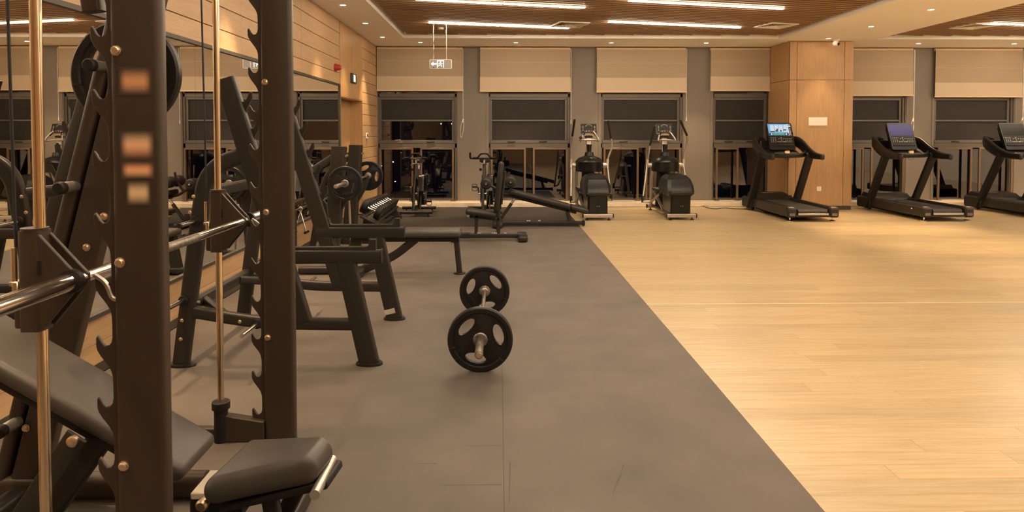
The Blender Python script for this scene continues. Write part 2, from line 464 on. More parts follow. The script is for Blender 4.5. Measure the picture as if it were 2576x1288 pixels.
# rows are re-cut so that one of them ends on the joint strip
for (y0, y1) in rows:
    x = MATX
    first = True
    while x < XR:
        ln = random.uniform(.35, 1.8) if first else random.uniform(1.5, 1.85); first = False
        x1 = min(x + ln, XR)
        if x < 6.2 < x1 + .15: x1 = 6.2
        g = .003 if (abs(x1 - 6.2) < 1e-6) else .0006
        g0 = .003 if abs(x - 6.2) < 1e-6 else .0006
        cut = [(y0, y1)]
        if y0 < 5.88 < y1: cut = [(y0, 5.872), (5.888, y1)]
        for (a, b) in cut:
            if b - a < .01: continue
            mb = MB().box(x + g0, x1 - g, a + .0004, b - .0004, -.012, 0, .0006)
            vis = 2.45 < a < 8.6 and x < .76 * a + .1
            if vis and npl < 296:
                c = ((x + x1) / 2, (a + b) / 2, 0)
                o = part('floor_plank', mesh('floor_plank', mb, 'floorw', c), None, floor, loc=c); npl += 1
            else: rest.join(mb)
        x = x1
part('floor_planks_far', rest, 'floorw', floor, kind='stuff')
part('joint_strip', MB().box(MATX, XR, 5.873, 5.887, -.012, .0005), 'strip', floor)

# ---- left wall: dark core, oak planks in rows, a door recess
core = MB().box(-2.95, -2.492, YN, 10.77, 0, HC).box(-2.95, -2.492, 12.45, 14.3, 0, HC).box(-2.95, -2.492, 10.77, 12.45, 2.06, HC).box(-2.95, -2.72, 10.77, 12.45, 0, 2.06)
wl = struct('wall_left', core, 'wallcore')
jy = [YN, -1.35, .65, 2.65, 4.65, 6.65, 8.65, 10.69]
def plank(y0, y1, z0, z1, gy=.0012, gz=.0035, m='plank', nm='plank', x=XL):
    c = (x - .011, (y0 + y1) / 2, (z0 + z1) / 2)
    part(nm, mesh(nm, MB().box(x - .022, x, y0 + gy, y1 - gy, z0 + gz, z1 - gz, .0015), m, c), None, wl, loc=c)
for i in range(len(jy) - 1):
    for z0, z1 in ((2.237, 2.405), (2.405, 2.61), (2.61, 2.815), (2.815, 3.02), (3.02, HC)): plank(jy[i], jy[i + 1], z0, z1)
    for z0, z1 in ((.07, .20), (.20, .358)): plank(jy[i], jy[i + 1], z0, z1, gz=.0012)
    plank(jy[i], jy[i + 1], .003, .07, gz=.001, m='mframe', nm='kickboard')
for k in range(16): plank(12.475, 13.95, k * .2012 + .001, (k + 1) * .2012, gz=.0035)
for (y0, y1) in ((10.715, 11.6), (11.6, 12.47)): plank(y0, y1, 2.06, HC, m='panel', nm='panel')
plank(10.715, 10.768, 0, 2.06, m='panel', nm='panel'); plank(12.452, 12.472, 0, 2.06, m='panel', nm='panel')
part('panel', MB().box(-2.72, -2.47, 10.77, 12.45, 2.048, 2.06), 'panel', wl)
part('panel', MB().box(-2.70, -2.492, 12.44, 12.452, 0, 2.048), 'panel', wl)
dr = struct('door_1')
for y0, y1 in ((10.775, 11.60), (11.604, 12.437)):
    d = part('door_leaf', MB().box(-2.718, -2.69, y0, y1, .005, 2.045, .002), 'panel', dr)
    hy = 11.52 if y0 < 11 else 11.68
    part('door_handle', MB().tube(fillet([(-2.69, hy, .95), (-2.65, hy, .95), (-2.65, hy, 1.15), (-2.69, hy, 1.15)], .02), .008), 'steel', d)

# ---- mirror
mir = thing('wall_mirror', 'long wall mirror of tall panels in a dark frame on the oak left wall', 'mirror', (XL, 5.0, .36))
my = [10.625 - 1.252 * k for k in range(11)]
kink = [.0016, -.0014, .0018, -.0012, .0015, -.0018, .001, -.001, .001, -.001]
for k in range(10):
    y1, y0 = my[k], my[k + 1]; n = 6; mb = MB(); vs = []; fs = []
    for i in range(n + 1):
        t = i / n; yy = y0 + .0012 + (y1 - y0 - .0024) * t
        bx = XL + .004 + .0005 * math.sin(PI * t) * (1 if k % 2 else 1.6) + kink[k] * (t - .5)
        vs += [(bx, yy, .386), (bx, yy, 2.205)]
    for i in range(n): fs.append((2 * i, 2 * i + 2, 2 * i + 3, 2 * i + 1))
    m0 = len(vs); vs += [(XL + .0005, q[1], q[2]) for q in vs[:]]
    for i in range(n): fs.append((m0 + 2 * i, m0 + 2 * i + 1, m0 + 2 * i + 3, m0 + 2 * i + 2))
    fs += [(0, 1, m0 + 1, m0), (2 * n, 2 * n + 1, m0 + 2 * n + 1, m0 + 2 * n)]
    part('mirror_panel', MB().add(vs, fs), 'mirror', mir, world=True, angle=60)
part('top_trim', MB().box(XL + .0005, XL + .022, my[-1], 10.66, 2.203, 2.236, .002), 'mframe', mir, world=True)
part('bottom_trim', MB().box(XL + .0005, XL + .024, my[-1], 10.66, .360, .388, .002), 'mframe', mir, world=True)
part('end_trim', MB().box(XL + .0005, XL + .022, 10.625, 10.66, .388, 2.203, .002), 'mframe', mir, world=True)

# ---- back wall, windows
wb = struct('wall_back')
WIN = [(-2.457, -.855), (-.205, 1.455), (2.09, 3.765), (4.39, 5.56), (6.75, 8.375), (8.98, 10.64), (11.3, 12.9)]
px0 = [-2.95] + [q[1] for q in WIN]; px1 = [WIN[0][0]] + [q[0] for q in WIN[1:]] + [XR + .2]
for i in range(len(px0)):
    a, b = px0[i], px1[i]
    if b - a < .02: continue
    mb = MB().box(a, b, YB, YB + .35, 0.0, HC)
    p = part('pier', mb, 'pier', wb)
    if i and b - a > .3 and b < 13:
        for xx in (a + .045, b - .045): part('pier_trim', MB().box(xx - .028 if xx < (a + b) / 2 else xx - .012, xx + .012 if xx < (a + b) / 2 else xx + .028, YB - .012, YB, .09, 2.9, .002), 'pier', p)
for (a, b) in WIN: part('lintel', MB().box(a, b, YB + .12, YB + .35, 2.36, HC), 'aludark', wb)
bbk = struct('baseboard_back')
sx = -2.47
while sx < XR:
    e = min(sx + 1.2 + random.uniform(-.15, .15), XR)
    part('stone', MB().box(sx + .0008, e - .0008, 13.52, 14.1, 0, .088, .004), 'marble', bbk); sx = e
for wi, (a, b) in enumerate(WIN):
    W = struct('window_%d' % (wi + 1))
    Yg = 14.06
    fr = MB()
    fr.box(a, b, YB + .03, YB + .13, 2.20, 2.275, .004).box(a, b, YB + .03, YB + .13, 1.165, 1.262, .004)
    fr.box(b - .045, b, YB + .03, YB + .13, .088, 2.36, .003).box(a, a + .03, YB + .03, YB + .13, .088, 2.36, .003)
    fr.box(a, b, YB + .05, YB + .13, .088, .115)
    part('window_frame', fr, 'alu', W)
    x0, x1 = a + .03, b - .045
    sa = MB()
    sa.box(x0, x1, YB + .045, YB + .115, 2.145, 2.20, .004).box(x0, x1, YB + .02, YB + .10, 1.262, 1.325, .006)
    sa.box(x0, x0 + .035, YB + .045, YB + .115, 1.325, 2.145, .004).box(x1 - .06, x1, YB + .045, YB + .115, 1.325, 2.145, .004)
    sa.box(x0 + .03, x1 - .05, YB + .05, YB + .11, 1.708, 1.742, .004)
    part('sash', sa, 'alu', W)
    part('mesh_screen', MB().box(x0 + .03, x1 - .055, YB + .082, YB + .086, 1.735, 2.15), 'screen', W)
    if wi == 0: part('pane', MB().box(x0 + .03, x1 - .055, YB + .084, YB + .09, 1.32, 1.715), 'glass', W)
    else: part('mesh_screen', MB().box(x0 + .03, x1 - .055, YB + .082, YB + .086, 1.32, 1.715), 'screen', W)
    xm = (x0 + x1) / 2
    part('top_pane', MB().box(x0, x1, YB + .10, YB + .106, 2.27, 2.37), 'glass', W)
    for p0, p1 in ((x0, xm), (xm, x1)): part('pane', MB().box(p0, p1 - .001, YB + .09, YB + .096, .10, 1.17), 'glass', W)
    part('mullion', MB().box(xm - .05, xm + .05, YB + .098, YB + .13, .10, 1.17), 'aludark', W)
    part('shadow_gap_strip', MB().box(x1 - .012, x1 + .002, YB + .018, YB + .03, 1.28, 2.2), 'aludark', W)  # dark strip drawn in place of the shade along the sash edge
    for k, hx in enumerate((x0 + .27 * (x1 - x0), x0 + .68 * (x1 - x0))):
        if wi == 0 and k == 0:
            part('window_handle', MB().box(hx - .06, hx + .06, YB + .0, YB + .02, 1.275, 1.29, .004).tube(fillet([(hx + .03, YB + .0, 1.29), (hx + .02, YB - .03, 1.33), (hx - .09, YB - .04, 1.325)], .03), .007), 'steel', W)
        else: part('window_handle', MB().box(hx - .082, hx + .082, YB - .008, YB + .02, 1.285, 1.305, .006).box(hx - .06, hx + .06, YB - .02, YB - .006, 1.288, 1.300, .004), 'aludark', W)
    # bronze guard rails in front of the low panes
    where = ['first', 'second', 'third', 'fourth', 'fifth', 'sixth', 'seventh'][wi]
    for side, (p0, p1) in (('left', (x0 + .01, xm - .07)), ('right', (xm + .07, x1 - .01))):
        if wi == 3 and side == 'right': continue
        g = thing('guard_rail', 'bronze guard rail before the %s low pane of the %s window from the left' % (side, where), 'guard rail', ((p0 + p1) / 2, 13.88, .088))
        part('top_rail', MB().box(p0, p1, 13.86, 13.9, 1.135, 1.172, .004), 'bronze', g, world=True)
        for xx in (p0, p1 - .04): part('post', MB().box(xx, xx + .04, 13.862, 13.898, .095, 1.136, .003), 'bronze', g, world=True)
        for xx in (p0 + .02, p1 - .02): part('foot', MB().box(xx - .055, xx + .055, 13.835, 13.925, .088, .097, .003), 'bronze', g, world=True)

# distant street lamps across the dark
for i, (lx, ly, lz) in enumerate(((-13.2, 70, -.5), (-11.0, 70, .2), (-8.4, 70, .25), (-12.0, 70, -2.0), (-10.8, 70, -1.6), (-10.6, 70, -3.6), (-3.2, 70, -.3), (-5.9, 70, 2.3), (-4.8, 70, 2.3))):
    t = thing('street_lamp', 'distant street lamp seen as a spark through the corner window', 'street lamp', (lx, ly, lz - 5), 0, 'street lamps beyond the corner window')
    part('lamp', MB().lathe([(0, -.06), (.05, -.04), (.065, 0), (.05, .04), (0, .06)], (lx, ly, lz), n=8), 'citylamp', t, world=True)
    part('pole', MB().cyl((lx, ly, lz - .09), (lx, ly, lz - 5), .04, 6), 'rubber', t, world=True)

# ---- oak column
wc = struct('wall_column', MB().box(5.545, 6.742, 12.965, YB, 0, HC), 'wallcore')
cx = [5.53, 5.672, 6.585, 6.757]
for i in range(3):
    for z0, z1 in ((.075, 2.483), (2.483, HC)): part('panel', MB().box(cx[i] + .003, cx[i + 1] - .003, 12.943, 12.965, z0 + .003, z1 - .004, .002), 'panel', wc)
for xa, xb in ((5.523, 5.545), (6.742, 6.764)):
    for z0, z1 in ((.075, 2.483), (2.483, HC)): part('panel', MB().box(xa, xb, 12.985, YB - .01, z0 + .003, z1 - .004, .002), 'panel', wc)
part('skirting', MB().box(5.535, 6.752, 12.95, YB, 0, .073), 'mframe', wc)
part('corner_trim', MB().box(5.535, 5.55, 12.948, 12.985, .075, HC - .004), 'mframe', wc)
for xx in (5.70, 6.555): part('screw_cap', MB().cyl((xx, 12.943, 2.27), (xx, 12.938, 2.27), .006, 8), 'wallcore', wc)
# ---- other walls
struct('wall_right', MB().box(XR, XR + .3, YN, 14.3, 0, HC + .5), 'paint')
struct('wall_front', MB().box(XL - .4, XR + .3, YN - .3, YN, 0, HC + .5), 'panel')

# ---- ceiling
ce = struct('ceiling', MB().box(XL - .5, XR + .3, YN - .3, 14.4, 3.62, 3.72), 'void')
S = MB()
for q in ((XL - .5, -1.745, YN, 14.4), (-1.745, XR, 12.66, 14.4), (5.2, 7.03, YN, 12.66), (13.0, XR, YN, 12.66), (-1.745, 5.2, YN, -1.5), (7.03, 13.0, YN, -1.5)):
    S.box(q[0], q[1], q[2], q[3], HC, 3.62)
part('soffit', S, 'paint', ce)
TH = math.atan(.245); PITCH = .128
for (tx0, tx1) in ((-1.745, 5.2), (7.03, 13.0)):
    g = .07; a0, a1, b0, b1 = tx0 + g, tx1 - g, -1.5 + g, 12.66 - g
    um = mesh('slat', MB().box(-.5, .5, -.03, .03, 0, .05, 0), 'slat')
    d = Vector((math.cos(TH), math.sin(TH))); nn = Vector((-d.y, d.x)); k = -140
    while k < 240:
        c = Vector((0, 5.0)) + nn * (k * PITCH); k += 1
        ta, tb = -99, 99
        for (o, dd, lo, hi) in ((c.x, d.x, a0, a1), (c.y, d.y, b0, b1)):
            t0, t1 = (lo - o) / dd, (hi - o) / dd; ta = max(ta, min(t0, t1)); tb = min(tb, max(t0, t1))
        if tb - ta < .15: continue
        mid = c + d * ((ta + tb) / 2)
        if mid.y < -1: continue
        o = part('slat', um, None, ce); o.location = (mid.x, mid.y, 3.275); o.rotation_euler = (0, 0, TH); o.scale = (tb - ta, 1, 1)

# ---- linear lamps in the slats
lb = mesh('housing', MB().box(-.6, .6, -.036, .036, .012, .07, .003), 'white')
lc = mesh('diffuser', MB().box(-.592, .592, -.03, .03, .0, .014, .003), 'led')
LEDS = [((.06, 9.49), 'paired light strip in the left ceiling slats, farther from the windows'), ((.03, 11.43), 'paired light strip in the left ceiling slats, nearer the windows, by the hanging exit sign'),
        ((2.92, 9.52), 'paired light strip near the pale ceiling beam, farther from the windows'), ((2.93, 11.30), 'paired light strip near the oak column, nearer the windows'),
        ((9.2, 11.33), 'light strip in the right-hand ceiling slats, beyond the pale beam')]
for yy in (7.6, 5.7, 3.8, 1.9, .1):  # out of view; the nearest row is added to brighten the near post
    for xx in (.06, 2.95): LEDS.append(((xx, yy), None))
for yy in (9.4, 7.5, 5.6, 3.7, 1.8, .0): LEDS.append(((9.2, yy), None))
for yy in (11.4, 9.5, 7.6, 5.7, 3.8, 1.9): LEDS.append(((11.75, yy), None))  # unseen column of strips added to brighten the right side
for (c, lab) in LEDS:
    vis = lab is not None
    lab = lab or 'unseen paired light strip set in the ceiling slats over the near half of the room'
    t = thing('linear_lamp', lab, 'ceiling light', (c[0], c[1], 3.255), TH, None if vis else 'ceiling light strips over the near half of the room')
    for s in (-.605, .605):
        h = part('housing', lb, None, t); h.location = (s, 0, 0)
        q = part('diffuser', lc, None, h)

# ---- recessed downlights
dring = mesh('trim_ring', MB().lathe([(.036, .0), (.05, -.004), (.053, .0), (.053, .004)], n=20), 'white')
dlens = mesh('lens', MB().lathe([(.036, .001), (.0, .001)], n=16), 'lamp')
def downlight(x, y, lab, grp=None, pw=1.0, size=58, vis=True):
    t = thing('downlight', lab, 'downlight', (x, y, HC), 0, grp)
    part('trim_ring', dring, None, t, loc=(0, 0, -.001)); part('lens', dlens, None, t, loc=(0, 0, -.003))
    l = bpy.data.lights.new('downlight_beam', 'SPOT'); l.energy = SPOT_W * pw; l.color = SPOT_COL; l.spot_size = R(size); l.spot_blend = .6; l.shadow_soft_size = .035
    o = bpy.data.objects.new('downlight_beam', l); COL.objects.link(o); o.parent = t; o.location = (0, 0, -.012)
HID = ('recessed downlight in the ceiling over the near half of the room', 'downlights over the near half of the room')
for i, yy in enumerate((12.56, 10.97, 9.4, 7.83, 6.26, 4.69, 3.12, 1.55, 0.0)):
    if i < 3: downlight(-2.12, yy, 'recessed downlight over the left wall, %s from the window wall' % ORD[i], None, 1.3 if i == 0 else .7)
    else: downlight(-2.12, yy, *HID, 1.25)
for i, xx in enumerate((-1.51, .33, 2.18, 4.03, 8.2, 10.1, 12.0)):
    if i < 6: downlight(xx, 13.27, 'recessed downlight over the window wall, %s from the left corner' % ORD[i], None, 1.15)
    else: downlight(xx, 13.27, HID[0], HID[1], 1.5)
for i, yy in enumerate((12.6, 11.15, 9.6, 8.0, 6.4, 4.8, 3.2, 1.6, 0.0)):
    if i < 3: downlight(6.1, yy, 'recessed downlight in the pale ceiling beam, %s from the window wall' % ORD[i], None, .42 if i == 0 else 1.9)
    else: downlight(6.1, yy, *HID)

# ================================================================== FIXTURES
# ---- roller blinds
BL = [(-2.455, -.735, 2.315, 'R'), (-.378, 1.45, 2.30, 'R'), (1.985, 3.80, 2.29, 'R'), (4.305, 5.515, 2.32, None), (6.775, 8.47, 2.225, 'R'), (8.93, 10.74, 2.20, 'R')]
for i, (a, b, zb, ch) in enumerate(BL):
    note = ['in the left corner of the window wall', 'second from the left corner', 'third from the left corner, behind the ellipticals', 'left of the oak column, no cord visible', 'right of the oak column', 'farthest right, above the last treadmill'][i]
    t = thing('roller_blind', 'beige roller blind half lowered, %s' % note, 'blind', ((a + b) / 2, 13.86, zb))
    zs = zb + .30
    part('fabric', MB().box(a, b, 13.862, 13.866, zs - .01, HC - .06), 'fabric', t, world=True)
    part('lower_band', MB().box(a - .004, b + .004, 13.857, 13.862, zb + .025, zs, .0005), 'fabric2', t, 'paler lower band', world=True)  # lower part in a paler tone than the fabric above
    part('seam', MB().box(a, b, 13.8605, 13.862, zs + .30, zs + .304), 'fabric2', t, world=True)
    part('bottom_bar', MB().tube([(a - .006, 13.86, zb + .014), (b + .02, 13.86, zb + .014)], rrect(.018, .028, .006)), 'cream', t, world=True)
    part('roller_tube', MB().cyl((a, 13.895, HC - .045), (b, 13.895, HC - .045), .03, 14), 'cream', t, world=True)
    if ch:
        xc = b + .012; ze = [1.38, 1.36, 1.42, 0, 1.40, 1.42][i]
        c = MB(); c.cyl((xc, 13.85, HC - .05), (xc, 13.85, ze + .34), .0045, 6)
        if i in (0, 4, 5):
            lp = [(xc, 13.85, ze + .34)]
            for k in range(13):
                t_ = PI * 2 * k / 12; lp.append((xc - .022 + .036 * math.sin(t_ + .6) * (1), 13.85, ze + .17 - .0 + .175 * math.cos(t_)))
            c.tube(lp[1:-1], circ(.0042, 6), closed=True)
            if i: c.cyl((xc + .014, 13.85, HC - .05), (xc + .014, 13.85, ze + .17), .0045, 6)
        part('cord', c, 'white', t, world=True)
        part('cord_weight', MB().rbox(.03, .02, .07, .009, tr(xc - .004, 13.848, ze + .34) @ rot('y', 15), 5) if i in (0, 4, 5) else MB().rbox(.016, .014, .075, .006, tr(xc, 13.85, ze + .33), 5), 'white', t, world=True)

# ---- hanging exit sign
t = thing('exit_sign', 'lit exit box with arrow and running figure hanging on two cords', 'exit sign', (-.955, 11.3, 2.53))
part('case', MB().tube([(-.955, 11.285, 2.608), (-.955, 11.318, 2.608)], rrect(.365, .155, .018), up=(0, 0, 1)), 'white', t, world=True)
fp = part('face', MB().tube([(-.955, 11.283, 2.608), (-.955, 11.2855, 2.608)], rrect(.345, .135, .012), up=(0, 0, 1)), 'exitw', t, world=True)
ar = [(-1.115, 2.61), (-1.075, 2.645), (-1.075, 2.622), (-1.02, 2.622), (-1.02, 2.598), (-1.075, 2.598), (-1.075, 2.575)]
part('arrow', MB().prism(ar, 'y', 11.281, 11.283), 'exiti', fp, world=True)
dm = MB()
for q in ((-1.015, -1.002, 2.55, 2.668), (-1.015, -.90, 2.655, 2.668), (-.912, -.90, 2.55, 2.668)): dm.box(q[0], q[1], 11.281, 11.283, q[2], q[3])
part('door_symbol', dm, 'exiti', fp, world=True)
mn = MB().lathe([(0, 11.281), (.009, 11.2812), (.009, 11.283)], (-.955 + .0, 0, 2.643), 'y', 12)
for p in ([(-.955, 2.63), (-.962, 2.60)], [(-.957, 2.626), (-.935, 2.612), (-.925, 2.622)], [(-.957, 2.626), (-.98, 2.622), (-.988, 2.606)], [(-.962, 2.60), (-.942, 2.588), (-.945, 2.562)], [(-.962, 2.60), (-.978, 2.582), (-.998, 2.578)]):
    mn.tube([(q[0], 11.282, q[1]) for q in p], rrect(.01, .002, .0005, 1), up=(0, 1, 0))
part('running_figure', mn, 'exiti', fp, world=True)
part('small_mark', MB().box(-1.085, -1.06, 11.281, 11.283, 2.548, 2.558), 'mframe', fp, world=True)
for xx in (-1.073, -.862):
    pts = [(xx + .003 * math.sin(k * 1.7), 11.3, 2.684 + (3.28 - 2.684) * k / 14) for k in range(15)]
    part('cord', MB().tube(pts, .0055), 'decal', t, world=True)
part('power_lead', MB().tube([(-1.073 + .009 * math.cos(k), 11.3 + .009 * math.sin(k), 2.684 + .59 * k / 24) for k in range(25)], .003), 'rubber', t, world=True)
part('ceiling_clip', MB().lathe([(.0, 3.235), (.02, 3.24), (.028, 3.27), (.028, 3.30)], (-1.073, 11.3, 0), n=12), 'mframe', t, world=True)

# ---- small wall and ceiling fittings
t = thing('exit_sign', 'small green running-man sign on the oak panel above the door recess', 'exit sign', (XL, 11.62, 2.31))
part('case', MB().box(XL, XL + .035, 11.45, 11.79, 2.315, 2.475, .006), 'mframe', t, world=True)
f = part('face', MB().box(XL + .035, XL + .038, 11.545, 11.70, 2.335, 2.455, .001), 'exitg', t, world=True)
part('running_figure', MB().tube([(XL + .039, 11.60, 2.36), (XL + .039, 11.62, 2.395), (XL + .039, 11.61, 2.42)], .006).lathe([(0, 0), (.009, .001), (0, .002)], (XL + .038, 11.61, 2.436), 'x', 10).tube([(XL + .039, 11.62, 2.395), (XL + .039, 11.65, 2.36)], .005), 'exiti', f, world=True)
t = thing('fire_alarm', 'round red fire alarm sounder on the oak planks above the mirror', 'alarm', (XL, 10.38, 2.40))
part('base', MB().lathe([(.056, XL), (.056, XL + .03), (.05, XL + .034)], (0, 10.38, 2.465), 'x', 20), 'red', t, world=True)
part('dome', MB().lathe([(.046, XL + .034), (.044, XL + .075), (.03, XL + .095), (0, XL + .098)], (0, 10.38, 2.465), 'x', 20), 'red', t, world=True)
part('strobe', MB().box(XL + .06, XL + .1, 10.405, 10.425, 2.45, 2.48, .004), 'chrome', t, world=True)
t = thing('thermostat', 'small white thermostat with dark display on the left wall by the windows', 'thermostat', (XL, 12.8, 1.36))
part('case', MB().box(XL, XL + .022, 12.74, 12.86, 1.37, 1.475, .004), 'white', t, world=True)
part('display', MB().box(XL + .022, XL + .0235, 12.765, 12.835, 1.40, 1.455), 'scr_off', t, world=True)
t = thing('wall_plaque', 'blank white plaque on the oak column', 'sign', (6.08, 12.943, 1.60))
part('board', MB().box(5.902, 6.262, 12.932, 12.943, 1.612, 1.772, .002), 'white', t, world=True)
part('faint_line', MB().box(5.99, 6.17, 12.9312, 12.932, 1.687, 1.693), 'cream', t, world=True)
t = thing('wall_socket', 'square white power socket low on the oak column', 'socket', (6.12, 12.943, .36))
part('cover', MB().box(6.077, 6.165, 12.933, 12.943, .362, .45, .003), 'white', t, world=True)
sk = MB().box(6.118, 6.124, 12.932, 12.9332, .415, .43)
sk.box(6.098, 6.112, 12.932, 12.9332, .392, .397, 0).box(6.130, 6.144, 12.932, 12.9332, .392, .397)
part('slots', sk, 'mframe', t, world=True)
t = thing('security_camera', 'white dome camera under the ceiling before the oak column', 'camera', (6.30, 12.72, HC - .1))
part('mount', MB().lathe([(.062, HC - .001), (.062, HC - .02), (.05, HC - .028), (0, HC - .028)], (6.30, 12.72, 0), n=20), 'white', t, world=True)
part('ball', MB().lathe([(0, -.058), (.03, -.05), (.05, -.03), (.058, 0), (.05, .03), (.03, .05), (0, .058)], (6.30, 12.72, HC - .072), n=18), 'white', t, world=True)
part('lens', MB().lathe([(0, 0), (.026, .0), (.03, .012), (.03, .03)], (0, 0, 0), 'z', 16).v and MB().join(MB().lathe([(0, 0), (.026, .0), (.03, .012), (.03, .03)], (0, 0, 0), 'z', 16), tr(6.335, 12.672, HC - .09) @ rot('z', 35) @ rot('x', -75)), 'blackpl', t, world=True)
t = thing('smoke_detector', 'flat white smoke detector under the ceiling slats by the exit box', 'detector', (-.99, 11.75, 3.245))
part('body', MB().lathe([(.0, 3.235), (.045, 3.238), (.055, 3.25), (.055, 3.275)], (-.99, 11.75, 0), n=20), 'decal', t, world=True)
t = thing('ceiling_speaker', 'flat round speaker cover flush in the pale ceiling beam', 'speaker', (5.98, 11.7, HC - .006))
part('cover', MB().lathe([(0, HC - .005), (.08, HC - .005), (.085, HC - .001)], (5.98, 11.7, 0), n=22), 'paint', t, world=True)
def vent(x, y, lab):
    t = thing('air_vent', lab, 'air vent', (x, y, 3.262), TH)
    fr = MB(); h = .26
    for q in ((-h, h, -h, -h + .03), (-h, h, h - .03, h), (-h, -h + .03, -h + .03, h - .03), (h - .03, h, -h + .03, h - .03)): fr.box(q[0], q[1], q[2], q[3], -.004, .02, .003)
    part('frame', fr, 'paint', t)
    part('back', MB().box(-h + .03, h - .03, -h + .03, h - .03, .018, .022), 'mframe', t)
    for k in range(5):
        r0 = h - .045 - k * .042; r1 = r0 - .022
        lo = MB().loft([[(s * r0, c * r0, -.002) for s, c in ((-1, -1), (1, -1), (1, 1), (-1, 1))], [(s * r1, c * r1, .016) for s, c in ((-1, -1), (1, -1), (1, 1), (-1, 1))], [(s * r1, c * r1, .0175) for s, c in ((-1, -1), (1, -1), (1, 1), (-1, 1))], [(s * r0, c * r0, -.0005) for s, c in ((-1, -1), (1, -1), (1, 1), (-1, 1))]], cap=False)
        part('louvre', lo, 'paint', t)
    part('centre_blade', MB().box(-.025, .025, -.025, .025, .0, .01, .002), 'paint', t)
vent(1.18, 11.34, 'square ceiling air vent beside the left light strip'); vent(4.63, 11.40, 'square ceiling air vent near the pale beam'); vent(8.0, 11.42, 'square ceiling air vent in the right-hand slats')

# ================================================================== WEIGHT PLATE (three hand grips)
def ell(cx, cy, a, b, ang, n=20):
    c, s = math.cos(R(ang)), math.sin(R(ang))
    return [(cx + a * math.cos(2 * PI * i / n) * c - b * math.sin(2 * PI * i / n) * s, cy + a * math.cos(2 * PI * i / n) * s + b * math.sin(2 * PI * i / n) * c) for i in range(n)]
def cr2(r, n=48): return [(r * math.cos(2 * PI * i / n), r * math.sin(2 * PI * i / n)) for i in range(n)]
PR = .204
def plate_meshes():
    holes = []; lips = MB()
    for a in (90, 210, 330):
        cx_, cy_ = .118 * math.cos(R(a)), .118 * math.sin(R(a))
        holes.append(ell(cx_, cy_, .067, .031, a + 90))
        lips.tube([(q[0], q[1], 0) for q in ell(cx_, cy_, .070, .034, a + 90)], rrect(.007, .034, .003, 2), up=(0, 0, 1), closed=True)
    web = flat2d([cr2(.17)] + holes + [cr2(.0255, 20)], .026, .002)
    web.join(lips)
    rim = MB().lathe([(.166, -.013), (.172, -.022), (.196, -.022), (PR, -.014), (PR, .014), (.196, .022), (.172, .022), (.166, .013)], n=56)
    rim.f = [f for f in rim.f if len(f) == 4]
    k = len(rim.v) // 56
    for i in range(56): rim.f.append((i * k + k - 1, i * k, ((i + 1) % 56) * k, ((i + 1) % 56) * k + k - 1))
    hub = MB().lathe([(.0255, -.024), (.04, -.024), (.046, -.018), (.046, .018), (.04, .024), (.0255, .024)], n=24)
    n = 24; hub.f = [f for f in hub.f if len(f) == 4]
    for i in range(n): hub.f.append((i * 6 + 5, i * 6, ((i + 1) % n) * 6, ((i + 1) % n) * 6 + 5))
    rib = MB()
    for a in (30, 150, 270): rib.join(MB().box(.162, .199, -.004, .004, -.0245, .0245, .001), rot('z', a))
    to = rot('x', 90)
    return [(nm, mesh(nm, MB().join(mb, to), m, angle=30)) for nm, mb, m in (('web', web, 'plate'), ('rim', rim, 'plate'), ('grip_rib', rib, 'frame2'), ('hub', hub, 'worn'))]
PM = plate_meshes()
def weight_plate(loc, spin, lab, s=1.0, grp=None):
    t = thing('weight_plate', lab, 'weight plate', loc, 0, grp)
    t.rotation_euler = (0, R(spin), 0); t.scale = (s, 1, s)
    for nm, me in PM: part(nm, me, None, t)
    return t

# ---- barbell on the floor
BX = -.117
def barbell(x, y0, y1, z, ya, yb, lab, sl=.0245):
    t = thing('barbell', lab, 'barbell', (x, (y0 + y1) / 2, z))
    part('shaft', MB().cyl((x, ya, z), (x, yb, z), .0142, 16), 'worn', t, world=True)
    for (a, b, c) in ((y0, ya, 1), (y1, yb, -1)):
        part('sleeve', MB().lathe([(0, a), (.019, a), (.0235, a + .003 * c), (sl, a + .008 * c), (sl, b)], (x, 0, z), 'y', 20), 'worn', t, world=True)
        part('end_cap', MB().lathe([(0, a - .0015 * c), (.0165, a - .0015 * c), (.018, a + .001 * c)], (x, 0, z), 'y', 18), 'zinc', t, world=True)
        part('collar', MB().lathe([(.015, b - .012 * c), (.036, b - .008 * c), (.036, b + .012 * c), (.03, b + .018 * c), (.015, b + .02 * c)], (x, 0, z), 'y', 22), 'worn', t, world=True)
    return t
barbell(BX, 3.925, 5.84, PR, 4.27, 5.50, 'loaded barbell lying on the rubber floor in the middle aisle')
weight_plate((BX, 4.235, PR), 74, 'nearer black weight plate on the floor barbell')
weight_plate((BX, 5.53, PR), 50, 'farther black weight plate on the floor barbell')

